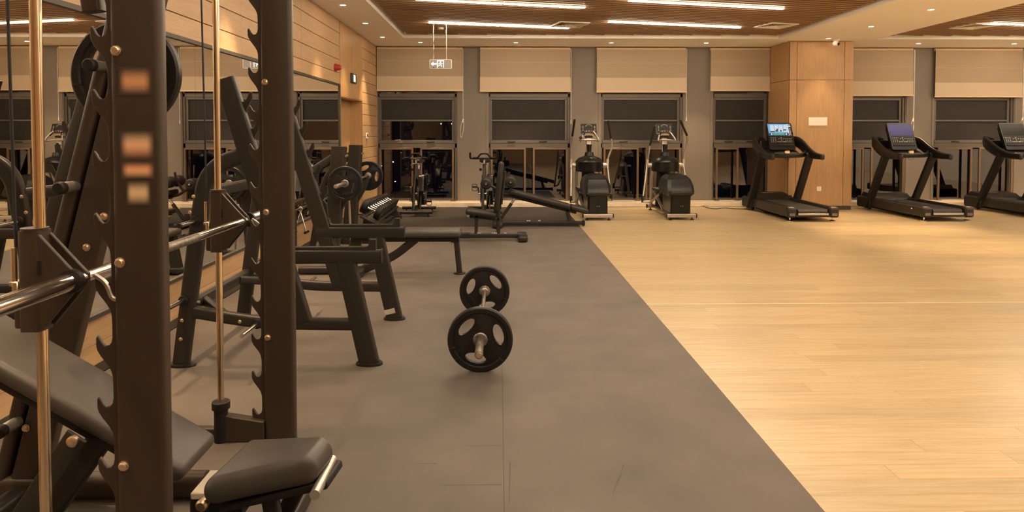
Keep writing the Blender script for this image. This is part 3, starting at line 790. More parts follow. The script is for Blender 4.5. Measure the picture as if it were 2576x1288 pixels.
# ================================================================== SMITH MACHINE
Y1, Y2 = 2.03, 3.29
sm = thing('smith_machine', 'tall dark brown smith machine with chrome bar and toothed uprights in the left foreground', 'smith machine', (-1.2, 2.66, 0))
Z0 = .150; PT = .1835
def tooth_poly():
    x = -1.135; o = [(x + .05, 2.46), (x - .016, 2.46)]
    for k in range(12, -1, -1):
        z = Z0 + PT * k
        o += [(x - .016, z + .045), (x - .016, z + .004), (x - .019, z - .012), (x - .027, z - .021), (x - .037, z - .022), (x - .046, z - .013), (x - .053, z), (x - .059, z + .008), (x - .064, z + .002), (x - .064, z - .024), (x - .061, z - .036), (x - .052, z - .052), (x - .030, z - .082), (x - .021, z - .098), (x - .017, z - .115)]
    o += [(x - .016, .0), (x + .05, .0)]
    return [(a, b) for a, b in o if b < 2.461]
bmz = bolt_mesh(.0125, 'y')
for i, (yf, sg) in enumerate(((2.018, 1), (3.282, 1))):
    nm = 'nearer' if i == 0 else 'farther'
    up = part('upright', MB().tube([(-1.061, yf + .026, 0), (-1.061, yf + .026, 2.5)], rrect(.149, .052, .02, 4), up=(0, 1, 0)), 'smith', sm, world=True)
    part('tooth_plate', MB().prism(tooth_poly(), 'y', yf + .02, yf + .032, .002), 'smith', up, world=True)
    for z in (1.735, 1.116, .51):
        q = part('bolt', bmz, None, up); q.rotation_euler = (0, 0, PI); q.location = (-1.112 - sm.location.x, yf - sm.location.y, z)
    if i == 0:
        for (za, zb, xa, xb, m) in ((1.605, 1.69, -1.108, -1.01, 'st1'), (1.415, 1.505, -1.108, -1.005, 'st2'), (1.36, 1.415, -1.106, -1.005, 'st3'), (1.282, 1.359, -1.092, -1.018, 'st4')):
            part('sticker', MB().box(xa, xb, yf - .0012, yf - .0002, za, zb), m, up, 'faded orange and tan sticker', world=True)
    yo = yf + .075
    if i == 0: part('top_brace', MB().tube([(-1.215, yo, 1.86), (-1.285, yo, 2.46)], rrect(.06, .05, .012), up=(0, 1, 0)), 'smith', sm, world=True)
    part('base_beam', MB().tube([(-1.75, yf + .04, .03), (-1.03, yf + .04, .03)], rrect(.05, .06, .012), up=(0, 0, 1)), 'smith', sm, world=True)
    part('rod_foot', MB().prism([(-1.345, 0), (-1.135, 0), (-1.135, .10), (-1.345, .135)], 'y', yf - .005, yf + .045, .005), 'smith', sm, world=True)
    # guide rod, cable, carriage
    yr = yf - .018 + (.03 if i else 0)
    part('guide_rod', MB().cyl((-1.345 + .015 * (1 - i), yr, .19), (-1.345 + .015 * (1 - i), yr, 2.45),   .0158, 20), 'rod', sm, world=True)
    part('rod_socket', MB().lathe([(.0, .0), (.032, .0), (.032, .16), (.042, .162), (.042, .195), (.036, .20), (0, .20)], (-1.345, yr, 0), n=20), 'rubber', sm, world=True)
    part('cable', MB().cyl((-1.40, yr, 1.16), (-1.415, yr, 2.45), .0045, 8), 'cable', sm, world=True)
    ca = part('carriage_sleeve', MB().tube([(-1.345, yr, .925), (-1.345, yr, 1.215)], rrect(.062, .066, .012), up=(0, 1, 0)).lathe([(.0345, 1.213), (.036, 1.222), (.018, 1.224)], (-1.345, yr, 0), n=18), 'smith', sm, world=True)
    pl = [(-1.345, .935), (-1.345, 1.21), (-1.315, 1.205), (-1.225, 1.105), (-1.205, 1.085), (-1.205, 1.06), (-1.222, 1.035), (-1.305, .935)]
    for yy in (yr - .030, yr + .018): part('side_plate', MB().prism(pl, 'y', yy, yy + .012, .002), 'smith', ca, world=True)
    part('slot', MB().box(-1.318, -1.312, yr - .0335, yr - .0305, 1.09, 1.13), 'rubber', ca, world=True)
    part('cable_clamp', MB().box(-1.395, -1.377, yr - .03, yr + .02, 1.02, 1.07, .003).cyl((-1.398, yr - .012, 1.06), (-1.398, yr - .012, 1.165), .008, 10).cyl((-1.385, yr + .012, 1.06), (-1.385, yr + .012, 1.15), .006, 10).box(-1.408, -1.378, yr - .022, yr + .02, 1.055, 1.068, .002), 'zinc', ca, world=True)
    part('clamp_arm', MB().box(-1.40, -1.375, yr - .016, yr + .012, .93, 1.05, .004), 'smith', ca, world=True)
    part('stop_screw', MB().cyl((-1.40, yr, .965), (-1.375, yr, .965), .011, 12), 'zinc', ca, world=True)
    part('bar_hook', MB().tube(fillet([(-1.20, yr + .04, 1.075), (-1.165, yr + .04, 1.05), (-1.15, yr + .04, 1.005), (-1.135, yr + .04, 1.0)], .02), rrect(.014, .012, .003, 1), up=(0, 1, 0)), 'steel', ca, world=True)
bar = part('bar', MB().cyl((-1.222, 1.98, 1.072), (-1.222, 3.33, 1.072), .0165, 20), 'chrome', sm, 'worn chrome bar', world=True)
for (a, b) in ((1.965, 1.50), (3.345, 3.78)):
    part('bar_sleeve', MB().lathe([(.0, a), (.0255, a), (.0255, b), (.02, b), (0, b)], (-1.222, 0, 1.072), 'y', 24), 'chrome', bar, world=True)
    part('sleeve_collar', MB().lathe([(.0, a - .008), (.034, a - .008), (.034, a + .012), (0, a + .012)], (-1.222, 0, 1.072), 'y', 24), 'rubber', bar, world=True)
part('grip', MB().cyl((-1.222, 2.42, 1.072), (-1.222, 2.78, 1.072), .0172, 20), 'worn', bar, world=True)
YM = 2.78
def mxx(z): return -1.675 - .262 * (1.091 - z)
part('mast', MB().tube([(mxx(0) + .030, YM, 0), (mxx(2.5) + .030, YM, 2.5)], rrect(.128, .06, .012), up=(0, 1, 0)), 'smith', sm, world=True)
part('mast_rail', MB().tube([(mxx(0) - .080, YM, 0), (mxx(2.5) - .080, YM, 2.5)], rrect(.055, .07, .022), up=(0, 1, 0)), 'smith', sm, world=True)
part('mast_web', MB().tube([(mxx(0) - .045, YM + .015, 0), (mxx(2.5) - .045, YM + .015, 2.5)], rrect(.05, .02, .004), up=(0, 1, 0)), 'rubber', sm, world=True)
part('mast_foot', MB().tube([(-2.12, YM, .058), (-1.2, YM, .058)], rrect(.08, .10, .03), up=(0, 0, 1)), 'smith', sm, world=True)
part('top_arm', MB().tube([(mxx(2.5), YM, 2.47), (-1.061, YM, 2.47)], rrect(.08, .08, .015), up=(0, 0, 1)), 'smith', sm, world=True)
for (x, z) in ((-1.567, 1.755), (-1.690, 1.282), (-1.937, .334)):
    pg = part('storage_peg', MB().lathe([(.0225, 2.755), (.0225, 2.66)], (x, 0, z), 'y', 20), 'steel', sm, world=True)
    part('end_cap', MB().lathe([(.0245, 2.675), (.025, 2.650), (.02, 2.644), (0, 2.644)], (x, 0, z), 'y', 20), 'rubber', pg, world=True)
part('storage_peg', MB().cyl((-1.59, 2.8, 1.746), (-1.598, 3.06, 1.746), .0225, 18), 'chrome', sm, world=True)
for (x, z) in ((-1.645, 1.038), (-1.575, 1.162), (-1.90, .31)):
    q = part('bolt', bmz, None, sm); q.rotation_euler = (0, 0, PI); q.location = (x - sm.location.x, YM - .032 - sm.location.y, z)
#part('rear_beam', MB().tube([(-1.70, 2.05, .05), (-1.70, 3.35, .05)], rrect(.07, .08, .015), up=(0, 0, 1)), 'smith', sm, world=True)
part('top_beam', MB().tube([(-1.061, 2.0, 2.53), (-1.061, 3.36, 2.53)], rrect(.09, .06, .015), up=(0, 0, 1)), 'smith', sm, world=True)
wp = weight_plate((-1.60, 2.98, 1.746), 77, 'black weight plate with a red mark hung high behind the nearest dark upright', 1.13)
part('red_mark', MB().tube([(q[0], -.0245, q[1]) for q in ell(-.118, -.005, .034, .014, 90, 16)], circ(.003, 6), closed=True), 'keyred', wp, 'thin red oval line')

# ---- incline bench under the bar
ib = thing('incline_bench', 'low incline bench with smooth dark pads under the smith machine bar', 'bench', (-1.2, 2.45, 0))
ang = 31
c0 = Vector((-1.075, 2.475, .335)); dirv = Vector((-math.cos(R(ang)), 0, math.sin(R(ang)))); nrm = Vector((math.sin(R(ang)), 0, math.cos(R(ang))))
cc = c0 + dirv * .52 - nrm * .032
part('back_pad', MB().rbox(1.04, .285, .066, .03, tr(*cc) @ rot('y', ang), 7), 'vinyl', ib, world=True)
cb = c0 + dirv * .52 - nrm * .078
part('back_board', MB().rbox(.98, .24, .03, .01, tr(*cb) @ rot('y', ang), 5), 'rubber', ib, world=True)
part('back_beam', MB().tube([c0 + dirv * .05 - nrm * .12, c0 + dirv * .8 - nrm * .12], rrect(.05, .06, .012), up=(0, 1, 0)), 'frame', ib, world=True)
part('seat_pad', MB().rbox(.365, .33, .09, .043, tr(-.778, 2.362, .338) @ rot('z', -7) @ rot('y', -9.5), 9, (1.08, .5), .02), 'vinyl', ib, world=True)
part('seat_board', MB().rbox(.36, .26, .03, .01, tr(-.745, 2.37, .277) @ rot('z', -6) @ rot('y', -11), 5, (1.05, .6)), 'rubber', ib, world=True)
pv = part('pivot_bar', MB().cyl((-.985, 2.26, .262), (-.985, 2.56, .262), .017, 16), 'steel', ib, world=True)
part('bolt', MB().lathe([(0, 2.235), (.014, 2.236), (.02, 2.243), (.02, 2.262)], (-.985, 0, .262), 'y', 12), 'zinc', pv, world=True)
part('hinge_plate', MB().box(-1.06, -.995, 2.33, 2.49, .235, .26, .004, None), 'decal', ib, world=True)
part('hinge_block', MB().box(-1.08, -.9, 2.36, 2.48, .14, .25, .01), 'rubber', ib, world=True)
part('front_grip', MB().cyl((-.60, 2.20, .318), (-.60, 2.44, .318), .017, 16), 'steel', ib, world=True)
part('base_beam', MB().tube([(-1.95, 2.475, .05), (-.78, 2.475, .05)], rrect(.07, .085, .018), up=(0, 0, 1)), 'frame', ib, world=True)
for xx in (-1.93, -.80): part('foot', MB().tube([(xx, 2.2, .035), (xx, 2.74, .035)], rrect(.08, .07, .015), up=(0, 0, 1)), 'frame', ib, world=True)
part('seat_post', MB().tube([(-.70, 2.44, .27), (-.80, 2.475, .07)], rrect(.06, .06, .012), up=(0, 1, 0)), 'frame', ib, world=True)
part('front_leg', MB().tube([(-.80, 2.34, .29), (-.735, 2.30, .0)], rrect(.055, .04, .01), up=(0, 1, 0)), 'frame2', ib, world=True)
lk = part('adjusting_arm', MB().tube([(-1.422, 2.30, .475), (-1.745, 2.30, .0)], rrect(.075, .014, .006), up=(0, 1, 0)), 'frame', ib, world=True)
part('bolt', MB().lathe([(0, 2.275), (.012, 2.277), (.019, 2.282), (.019, 2.296)], (-1.429, 0, .462), 'y', 12), 'zinc', lk, world=True)
part('rear_strut', MB().tube([(-1.40, 2.42, .43), (-1.69, 2.44, .03)], rrect(.085, .06, .014), up=(0, 1, 0)), 'frame', ib, world=True)
part('lock_pin', MB().cyl((-1.53, 2.24, .14), (-1.53, 2.36, .14), .016, 12), 'zinc', ib, world=True)

# ================================================================== SQUAT RACK
sq = thing('squat_rack', 'black squat rack with leaning notched uprights and two low safety arms', 'squat rack', (-1.35, 4.91, 0))
def ux(z): return -1.733 + .304 * (1.83 - z)
hook = []
for k in range(5):
    z = 1.69 - .17 * k; x = ux(z) + .055
    hook += [(x - .02, z + .085), (x - .012, z + .03), (x + .004, z + .002), (x + .022, z), (x + .032, z + .01), (x + .056, z + .062), (x + .070, z + .060), (x + .072, z + .02), (x + .035, z - .05)]
hz = 1.69 - .17 * 4
hookp = [(ux(1.80) + .02, 1.80), (ux(1.80) + .045, 1.80)] + hook + [(ux(.90) + .085, .93), (ux(.80) + .07, .80), (ux(.80) + .02, .80)]
fo = circ(1, 18)
for i, (yc, sg) in enumerate(((4.38, -1), (5.44, 1))):
    part('upright', MB().tube([(ux(1.835), yc, 1.835), (ux(.28), yc, .28)], rrect(.125, .062, .016), up=(0, 1, 0)), 'frame', sq, world=True)
    part('catch_plate', MB().prism(hookp, 'y', yc - .007, yc + .007, .002), 'frame2', sq, world=True)
    part('rear_leg', MB().tube(fillet([(-2.035, yc, .02), (-1.905, yc, .98), (-1.85, yc, 1.27), (-1.56, yc, 1.375)], .26, 8), rrect(.105, .058, .02), up=(0, 1, 0)), 'frame', sq, world=True)
    part('base_beam', MB().tube(fillet([(-2.0, yc, .357), (-1.79, yc, .318), (-1.5, yc, .272), (-.93, yc, .262)], .15), rrect(.078, .056, .02), up=(0, 1, 0)), 'frame', sq, world=True)
    fl = part('front_leg', MB().tube([(-.985, yc, .69), (-.835, yc, .012)], rrect(.128, .062, .018), up=(0, 1, 0)), 'frame', sq, world=True)
    part('leg_cap', MB().tube([(-1.04, yc, .683), (-.915, yc, .683)], rrect(.05, .018, .006), up=(0, 0, 1)), 'frame', fl, world=True)
    for xx in (-.835, -2.03): part('foot_pad', MB().lathe([(0, 0), (.085, 0), (.088, .008), (.082, .018), (0, .018)], (xx, yc, 0), n=22, sy=.62), 'rubber', sq, world=True)
    sa = part('safety_arm', MB().tube([(-1.45, yc, .70), (-.755, yc, .70)], rrect(.064, .088, .014), up=(0, 0, 1)), 'frame', sq, world=True)
    part('end_cap', MB().box(-.757, -.750, yc - .034, yc + .034, .654, .747, .003), 'rubber', sa, world=True)
    rp = [(-1.385, .742), (-1.385, .812), (-1.345, .812), (-1.338, .772), (-1.325, .764), (-.85, .764), (-.835, .772), (-.828, .812), (-.785, .812), (-.785, .742)]
    part('bar_ledge', MB().prism(rp, 'y', yc - .02, yc + .02, .003), 'frame', sa, world=True)
    for (x, z) in ((-1.915, .935), (-2.0, .43)):
        part('storage_peg', MB().cyl((x, yc + sg * .02, z), (x, yc + sg * .26, z), .0135, 16), 'chrome', sq, world=True)
        part('peg_collar', MB().lathe([(.014, yc + sg * .028), (.03, yc + sg * .028), (.033, yc + sg * .038), (.03, yc + sg * .046), (.014, yc + sg * .048)], (x, 0, z), 'y', 18), 'rubber', sq, world=True)
        part('peg_tip', MB().lathe([(.0145, yc + sg * .25), (.0145, yc + sg * .268), (0, yc + sg * .268)], (x, 0, z), 'y', 16), 'rubber', sq, world=True)
        part('stop_screw', MB().cyl((x + .04, yc, z - .02), (x + .085, yc, z - .02), .01, 10), 'zinc', sq, world=True)
    part('storage_peg', MB().cyl((-1.54, yc + sg * .02, .275), (-1.54, yc + sg * .29, .275), .0135, 16), 'chrome', sq, world=True)
    part('peg_collar', MB().lathe([(.014, yc + sg * .03), (.03, yc + sg * .03), (.03, yc + sg * .045), (.014, yc + sg * .045)], (-1.54, 0, .275), 'y', 18), 'rubber', sq, world=True)
    bs = bolt_mesh(.010, 'y')
    for (x, z) in ((-1.93, 1.09), (-1.955, .99), (-2.015, .30), (-1.65, .29), (-2.025, .18)):
        q = part('bolt', bs, None, sq); q.location = (x + 1.35, yc + sg * .029 - 4.91, z)
        if sg < 0: q.rotation_euler = (0, 0, PI)
part('upper_stretcher', MB().tube([(-1.91, 4.38, 1.10), (-1.91, 5.44, 1.10)], rrect(.05, .078, .018), up=(0, 0, 1)), 'frame', sq, world=True)
part('lower_stretcher', MB().tube([(-1.995, 4.38, .375), (-1.995, 5.44, .375)], rrect(.056, .078, .02), up=(0, 0, 1)), 'frame', sq, world=True)
part('corner_brace', MB().tube([(-1.98, 4.6, .37), (-1.76, 4.40, .315)], rrect(.05, .06, .015), up=(0, 0, 1)), 'frame2', sq, world=True)
part('corner_brace', MB().tube([(-1.98, 5.22, .37), (-1.76, 5.42, .315)], rrect(.05, .06, .015), up=(0, 0, 1)), 'frame2', sq, world=True)
part('leg_label', MB().join(MB().box(-.042, .042, -.0335, -.0315, -.02, .02), tr(-.868, 5.44, .07) @ rot('y', -13)), 'decal', sq, 'pale sticker low on the farther front leg', world=True)

# ================================================================== FLAT BENCH
fb = thing('flat_bench', 'long flat bench with grey-black pad and slim front leg on the rubber floor', 'bench', (-.95, 7.19, 0))
part('pad', MB().rbox(1.16, .30, .075, .032, tr(-.975, 7.19, .438), 7), 'vinyl', fb, world=True)
part('beam', MB().tube([(-1.55, 7.19, .372), (-.42, 7.19, .372)], rrect(.09, .055, .012), up=(0, 0, 1)), 'frame', fb, world=True)
part('front_leg', MB().tube([(-.45, 7.19, .37), (-.415, 7.19, .008)], rrect(.058, .05, .014), up=(0, 1, 0)), 'frame', fb, world=True)
part('front_foot', MB().lathe([(0, 0), (.062, 0), (.064, .008), (.058, .016), (0, .016)], (-.415, 7.19, 0), n=20), 'rubber', fb, world=True)
part('rear_brace', MB().tube(fillet([(-.88, 7.19, .365), (-1.10, 7.19, .19), (-1.42, 7.19, .05)], .1), rrect(.085, .06, .015), up=(0, 1, 0)), 'frame', fb, world=True)
part('rear_post', MB().tube([(-1.50, 7.19, .36), (-1.56, 7.19, .05)], rrect(.12, .06, .014), up=(0, 1, 0)), 'frame', fb, world=True)
part('floor_beam', MB().tube([(-1.42, 7.19, .045), (-2.10, 7.19, .045)], rrect(.085, .07, .018), up=(0, 0, 1)), 'frame', fb, world=True)
part('rear_foot', MB().tube([(-1.44, 6.95, .035), (-1.44, 7.43, .035)], rrect(.07, .07, .015), up=(0, 0, 1)), 'frame', fb, world=True)

# ================================================================== BENCH PRESS STATION
bp = thing('bench_press', 'dark bench press station with two square uprights near the far end of the mirror', 'bench press', (-1.95, 8.7, 0))
for i, yc in enumerate((8.22, 9.18)):
    part('upright', MB().tube([(-2.01, yc, 0.0), (-1.91, yc, 1.31)], rrect(.165, .16, .02), up=(0, 1, 0)), 'frame2', bp, world=True)
    part('upright_cap', MB().tube([(-1.911, yc, 1.308), (-1.9107, yc, 1.32)], rrect(.16, .155, .02), up=(0, 1, 0)), 'rubber', bp, world=True)
    part('upper_arm', MB().tube([(-1.96, yc, 1.20), (-2.27, yc, 1.0)], rrect(.10, .06, .018), up=(0, 1, 0)), 'frame2', bp, world=True)
    part('rear_leg', MB().tube(fillet([(-1.99, yc, 1.06), (-2.10, yc, .90), (-2.26, yc, .0)], .2), rrect(.075, .05, .018), up=(0, 1, 0)), 'frame2', bp, world=True)
    hk = [(-1.93, .97), (-1.84, .97), (-1.83, .89), (-1.82, .862), (-1.785, .857), (-1.766, .873), (-1.76, .915), (-1.745, .915), (-1.74, .85), (-1.785, .72), (-1.88, .56), (-1.93, .56)]
    part('bar_hook', MB().prism(hk, 'y', yc - .03, yc + .03, .006), 'frame', bp, world=True)
    if i == 0: part('front_strut', MB().tube([(-1.80, yc, .70), (-1.77, yc, .0)], rrect(.026, .026, .008), up=(0, 1, 0)), 'silver', bp, world=True)
    part('base_beam', MB().tube([(-2.28, yc, .04), (-1.55, yc, .04)], rrect(.07, .08, .015), up=(0, 0, 1)), 'frame', bp, world=True)
    part('bolt', MB().cyl((-1.815, yc - .075, 1.21), (-1.815, yc + .0, 1.21), .014, 10), 'zinc', bp, world=True)
part('cross_tube', MB().tube([(-2.2, 8.22, .30), (-2.2, 9.18, .30)], rrect(.07, .07, .015), up=(0, 0, 1)), 'frame', bp, world=True)
barbell(-1.797, 7.55, 9.92, .893, 8.02, 9.42, 'loaded barbell racked on the bench press uprights')
weight_plate((-1.797, 8.01, .893), -10, 'nearer weight plate on the racked barbell')
weight_plate((-1.797, 9.43, .893), -25, 'farther weight plate on the racked barbell')

# ================================================================== DUMBBELL RACK
dk = thing('dumbbell_rack', 'low black rack holding a row of dumbbells along the left wall', 'dumbbell rack', (-1.86, 10.85, 0))
tl = R(26)
for (dx, dz) in ((.085, 0), (-.085, .083)):
    part('shelf_rail', MB().tube([(-1.86 + dx, 9.78, .225 + dz - .03), (-1.86 + dx, 11.92, .225 + dz - .03)], rrect(.06, .03, .008), up=(dx and .43, 0, .9)), 'frame', dk, world=True)
for yy in (9.95, 11.8):
    part('side_frame', MB().prism([(-2.03, 0), (-1.66, 0), (-1.70, .05), (-1.755, .15), (-1.96, .265), (-1.99, .06), (-2.03, .05)], 'y', yy - .03, yy + .03, .004), 'frame', dk, world=True)
part('end_tray', MB().join(MB().box(-.13, .13, -.07, .07, -.012, .012, .004), tr(-1.86, 9.80, .235) @ rot('y', 26)), 'frame2', dk, world=True)
part('floor_beam', MB().tube([(-1.84, 9.95, .03), (-1.84, 11.8, .03)], rrect(.06, .06, .012), up=(0, 0, 1)), 'frame', dk, world=True)
def dumbbell_meshes(r, hl):
    o = []
    n = 12; oc = [(r * math.cos(PI / n + 2 * PI * i / n), r * math.sin(PI / n + 2 * PI * i / n)) for i in range(n)]
    for s in (-1, 1):
        o.append(('head', mesh('head', MB().prism(oc, 'x', *sorted((s * .062, s * (.062 + hl))), .014), 'rubber')))
        o.append(('number_mark', mesh('number_mark', MB().box(s * (.062 + hl) - .0005, s * (.062 + hl) + .0008, -.012, .012, -.010, .008), 'decal')))
    o.append(('handle', mesh('handle', MB().lathe([(.02, -.064), (.02, -.055), (.0145, -.045), (.0165, 0), (.0145, .045), (.02, .055), (.02, .064)], axis='x', n=14), 'chrome')))
    return o
for k in range(10):
    r = .106 - .003 * k; yy = 10.02 + .188 * k
    t = thing('dumbbell', 'black dumbbell with chrome handle, %s from the near end of the rack' % ORD[k], 'dumbbell', (-1.86, yy, .255 + r * .95), 0, 'dumbbells on the low rack')
    t.rotation_euler = (R(random.uniform(-8, 8)), tl, 0)
    for nm, me in dumbbell_meshes(r, .095 - .003 * k): part(nm, me, None, t)

# ================================================================== SPIN BIKES
def spin_bike(loc, lab):
    t = thing('exercise_bike', lab, 'exercise bike', loc, 0, 'spin bikes by the corner window')
    for (yy, w_, nm) in ((0, .61, 'front_foot'), (.74, .60, 'rear_foot')):
        f = part(nm, MB().tube([(-w_ / 2 - (.0 if yy else .0), yy, .075), (w_ / 2, yy, .075)], rrect(.06, .055, .02), up=(0, 0, 1)), 'frame2', t)
        for s in (-1, 1):
            part('end_cap', MB().tube([(s * (w_ / 2 - .004), yy, .075), (s * (w_ / 2 + .012), yy, .075)], rrect(.063, .058, .02), up=(0, 0, 1)), 'rubber', f)
            part('leveller', MB().lathe([(.024, 0), (.028, .012), (.012, .02), (.012, .05)], (s * (w_ / 2 - .06), yy, 0), n=12), 'rubber', f)
    part('lower_beam', MB().tube([(0, .02, .10), (0, .40, .13), (0, .74, .10)], rrect(.06, .07, .015), up=(1, 0, 0)), 'frame', t)
    part('front_fork', MB().tube([(-.02, .0, .09), (-.02, .10, .42), (-.015, .20, .72)], rrect(.05, .04, .014), up=(0, 1, 0)), 'blackpl', t)
    part('fork_blade', MB().tube([(.10, .06, .12), (.10, .14, .45), (.03, .20, .70)], rrect(.022, .04, .008), up=(0, 1, 0)), 'frame', t)
    part('head_tube', MB().tube([(0, .21, .66), (0, .26, .93)], rrect(.055, .045, .012), up=(0, 1, 0)), 'frame', t)
    part('handlebar_stem', MB().tube([(0, .26, .86), (0, .28, 1.03)], rrect(.036, .03, .008), up=(0, 1, 0)), 'worn', t)
    hb = part('handlebar', MB().tube(fillet([(-.245, .12, 1.125), (-.25, .16, 1.02), (-.20, .27, 1.015), (.20, .27, 1.015), (.25, .16, 1.02), (.245, .12, 1.125)], .05), .0165), 'rubber', t)
    part('upper_grip', MB().tube(spline([(-.20, .23, 1.03), (-.12, .22, 1.035), (-.06, .20, 1.095), (0, .19, 1.105), (.06, .20, 1.095), (.12, .22, 1.035), (.20, .23, 1.03)], 4), .0155), 'rubber', hb)
    part('bar_plate', MB().box(-.10, .10, .235, .30, 1.0, 1.022, .006), 'rubber', hb)
    part('height_knob', MB().lathe([(0, 0), (.026, .004), (.028, .022), (.012, .026), (.012, .05)], (-.062, .19, .82), 'y', 14), 'blackpl', t)
    part('brake_lever', MB().tube([(-.0, .21, .92), (-.05, .17, .93), (-.08, .17, .90)], .012).tube([(0, .21, .92), (.05, .17, .93), (.07, .17, .905)], .012), 'worn', t)
    fw = part('flywheel', MB().lathe([(.03, .046), (.22, .050), (.235, .045), (.235, .075), (.22, .07), (.03, .074)], (0, .26, .36), 'x', 36), 'frame2', t)
    part('chain_guard', MB().tube(fillet([(.10, .06, .45), (.105, .20, .74), (.11, .40, .70), (.11, .62, .42), (.105, .45, .16), (.10, .2, .2)], .12, 5), rrect(.02, .11, .008), up=(1, 0, 0), closed=True), 'blackpl', t)
    part('guard_panel', MB().prism([(.10, .42), (.2, .70), (.40, .66), (.58, .42), (.43, .20), (.2, .22)], 'x', .10, .116, .004), 'blackpl', t)
    part('left_guard', MB().prism([(.12, .30), (.2, .52), (.45, .50), (.56, .38), (.45, .26), (.2, .22)], 'x', -.07, -.055, .004), 'blackpl', t)
    part('seat_tube', MB().tube([(0, .50, .25), (0, .68, .80)], rrect(.06, .05, .014), up=(0, 1, 0)), 'frame', t)
    part('seat_post', MB().tube([(0, .66, .76), (0, .70, .92)], rrect(.034, .03, .008), up=(0, 1, 0)), 'chrome', t)
    part('saddle', MB().rbox(.27, .20, .075, .035, tr(0, .70, .955) @ rot('z', 90), 7, (.35, 1.1)), 'vinyl2', t)
    part('top_tube', MB().tube([(0, .23, .68), (0, .60, .50)], rrect(.06, .05, .014), up=(1, 0, 0)), 'frame', t)
    ck = part('crank', MB().tube([(-.10, .48, .36), (-.115, .40, .49)], rrect(.02, .03, .006), up=(1, 0, 0)).tube([(.125, .48, .36), (.14, .56, .22)], rrect(.02, .03, .006), up=(1, 0, 0)).cyl((-.11, .48, .36), (.135, .48, .36), .02, 12), 'chrome', t)
    for (x, y, z) in ((-.175, .40, .49), (.20, .56, .21)):
        p = part('pedal', MB().box(x - .05, x + .05, y - .045, y - .03, z - .012, z + .012, .003).box(x - .05, x + .05, y + .03, y + .045, z - .012, z + .012, .003).box(x - .05, x - .038, y - .04, y + .04, z - .012, z + .012, .003).box(x + .038, x + .05, y - .04, y + .04, z - .012, z + .012, .003), 'greypl', ck)
        part('toe_cage', MB().tube(fillet([(x - .045, y - .03, z), (x - .045, y - .10, z + .06), (x + .045, y - .10, z + .06), (x + .045, y - .03, z)], .03), .005).tube(fillet([(x - .045, y + .03, z - .0), (x - .05, y + .0, z - .07), (x + .05, y + .0, z - .07), (x + .045, y + .03, z)], .03), .006), 'blackpl', ck)
    return t
bk = spin_bike((-1.49, 12.05, 0), 'black spin bike in the corner before the first window, nearer the dumbbells')
dup(bk, (-.265, 12.05, 0), 0, 'black spin bike partly hidden behind the upright-backed bench')

# ================================================================== ADJUSTABLE BENCH (upright back)
ab = thing('utility_bench', 'small adjustable bench with upright black back pad and numbered base bar', 'bench', (-.05, 9.42, 0))
part('base_bar', MB().tube([(-.62, 9.42, .062), (.30, 9.42, .062)], rrect(.06, .062, .012), up=(0, 0, 1)), 'frame', ab, world=True)
part('bar_sleeve', MB().tube([(-.52, 9.42, .066), (-.40, 9.42, .066)], rrect(.07, .074, .012), up=(0, 0, 1)), 'frame2', ab, world=True)
mk = MB()
for x0, x1 in ((-.30, -.292), (-.285, -.272), (-.262, -.25), (-.10, -.085), (-.075, -.05), (-.045, -.03), (.07, .105)): mk.box(x0, x1, 9.391, 9.4, .0935, .108)
part('scale_marks', mk, 'button', ab, 'white scale marks', world=True)
ft = part('rear_foot', MB().rbox(.13, .48, .085, .03, tr(.325, 9.42, .043), 7), 'frame2', ab, world=True)
for k in range(4): part('tread_ridge', MB().box(.262, .388, 9.20 + .035 * k, 9.215 + .035 * k, .08, .0895, .002), 'rubber', ft, world=True)
part('front_foot', MB().rbox(.11, .44, .075, .03, tr(-.60, 9.42, .038), 5), 'frame2', ab, world=True)
part('seat_post', MB().tube([(-.31, 9.42, .36), (-.315, 9.42, .09)], rrect(.045, .045, .01), up=(0, 1, 0)), 'frame', ab, world=True)
part('back_post', MB().tube([(-.01, 9.42, .09), (-.005, 9.42, .40), (.065, 9.42, .86)], rrect(.052, .045, .01), up=(0, 1, 0)), 'frame', ab, world=True)
part('seat_frame', MB().tube([(-.40, 9.42, .335), (-.0, 9.42, .29)], rrect(.05, .045, .012), up=(0, 1, 0)), 'frame', ab, world=True)
part('roller_stub', MB().cyl((-.42, 9.36, .345), (-.42, 9.48, .345), .02, 12), 'chrome', ab, world=True)
part('seat_pad', MB().rbox(.42, .30, .075, .032, tr(-.245, 9.42, .378) @ rot('y', 8), 7, (1, .85)), 'vinyl2', ab, world=True)
part('back_pad', MB().rbox(.68, .29, .075, .034, tr(.0, 9.42, .745) @ rot('y', -83.5), 7), 'vinyl2', ab, world=True)
part('back_plate', MB().tube([(.035, 9.42, .50), (.088, 9.42, .95)], rrect(.03, .10, .01), up=(0, 1, 0)), 'frame', ab, world=True)

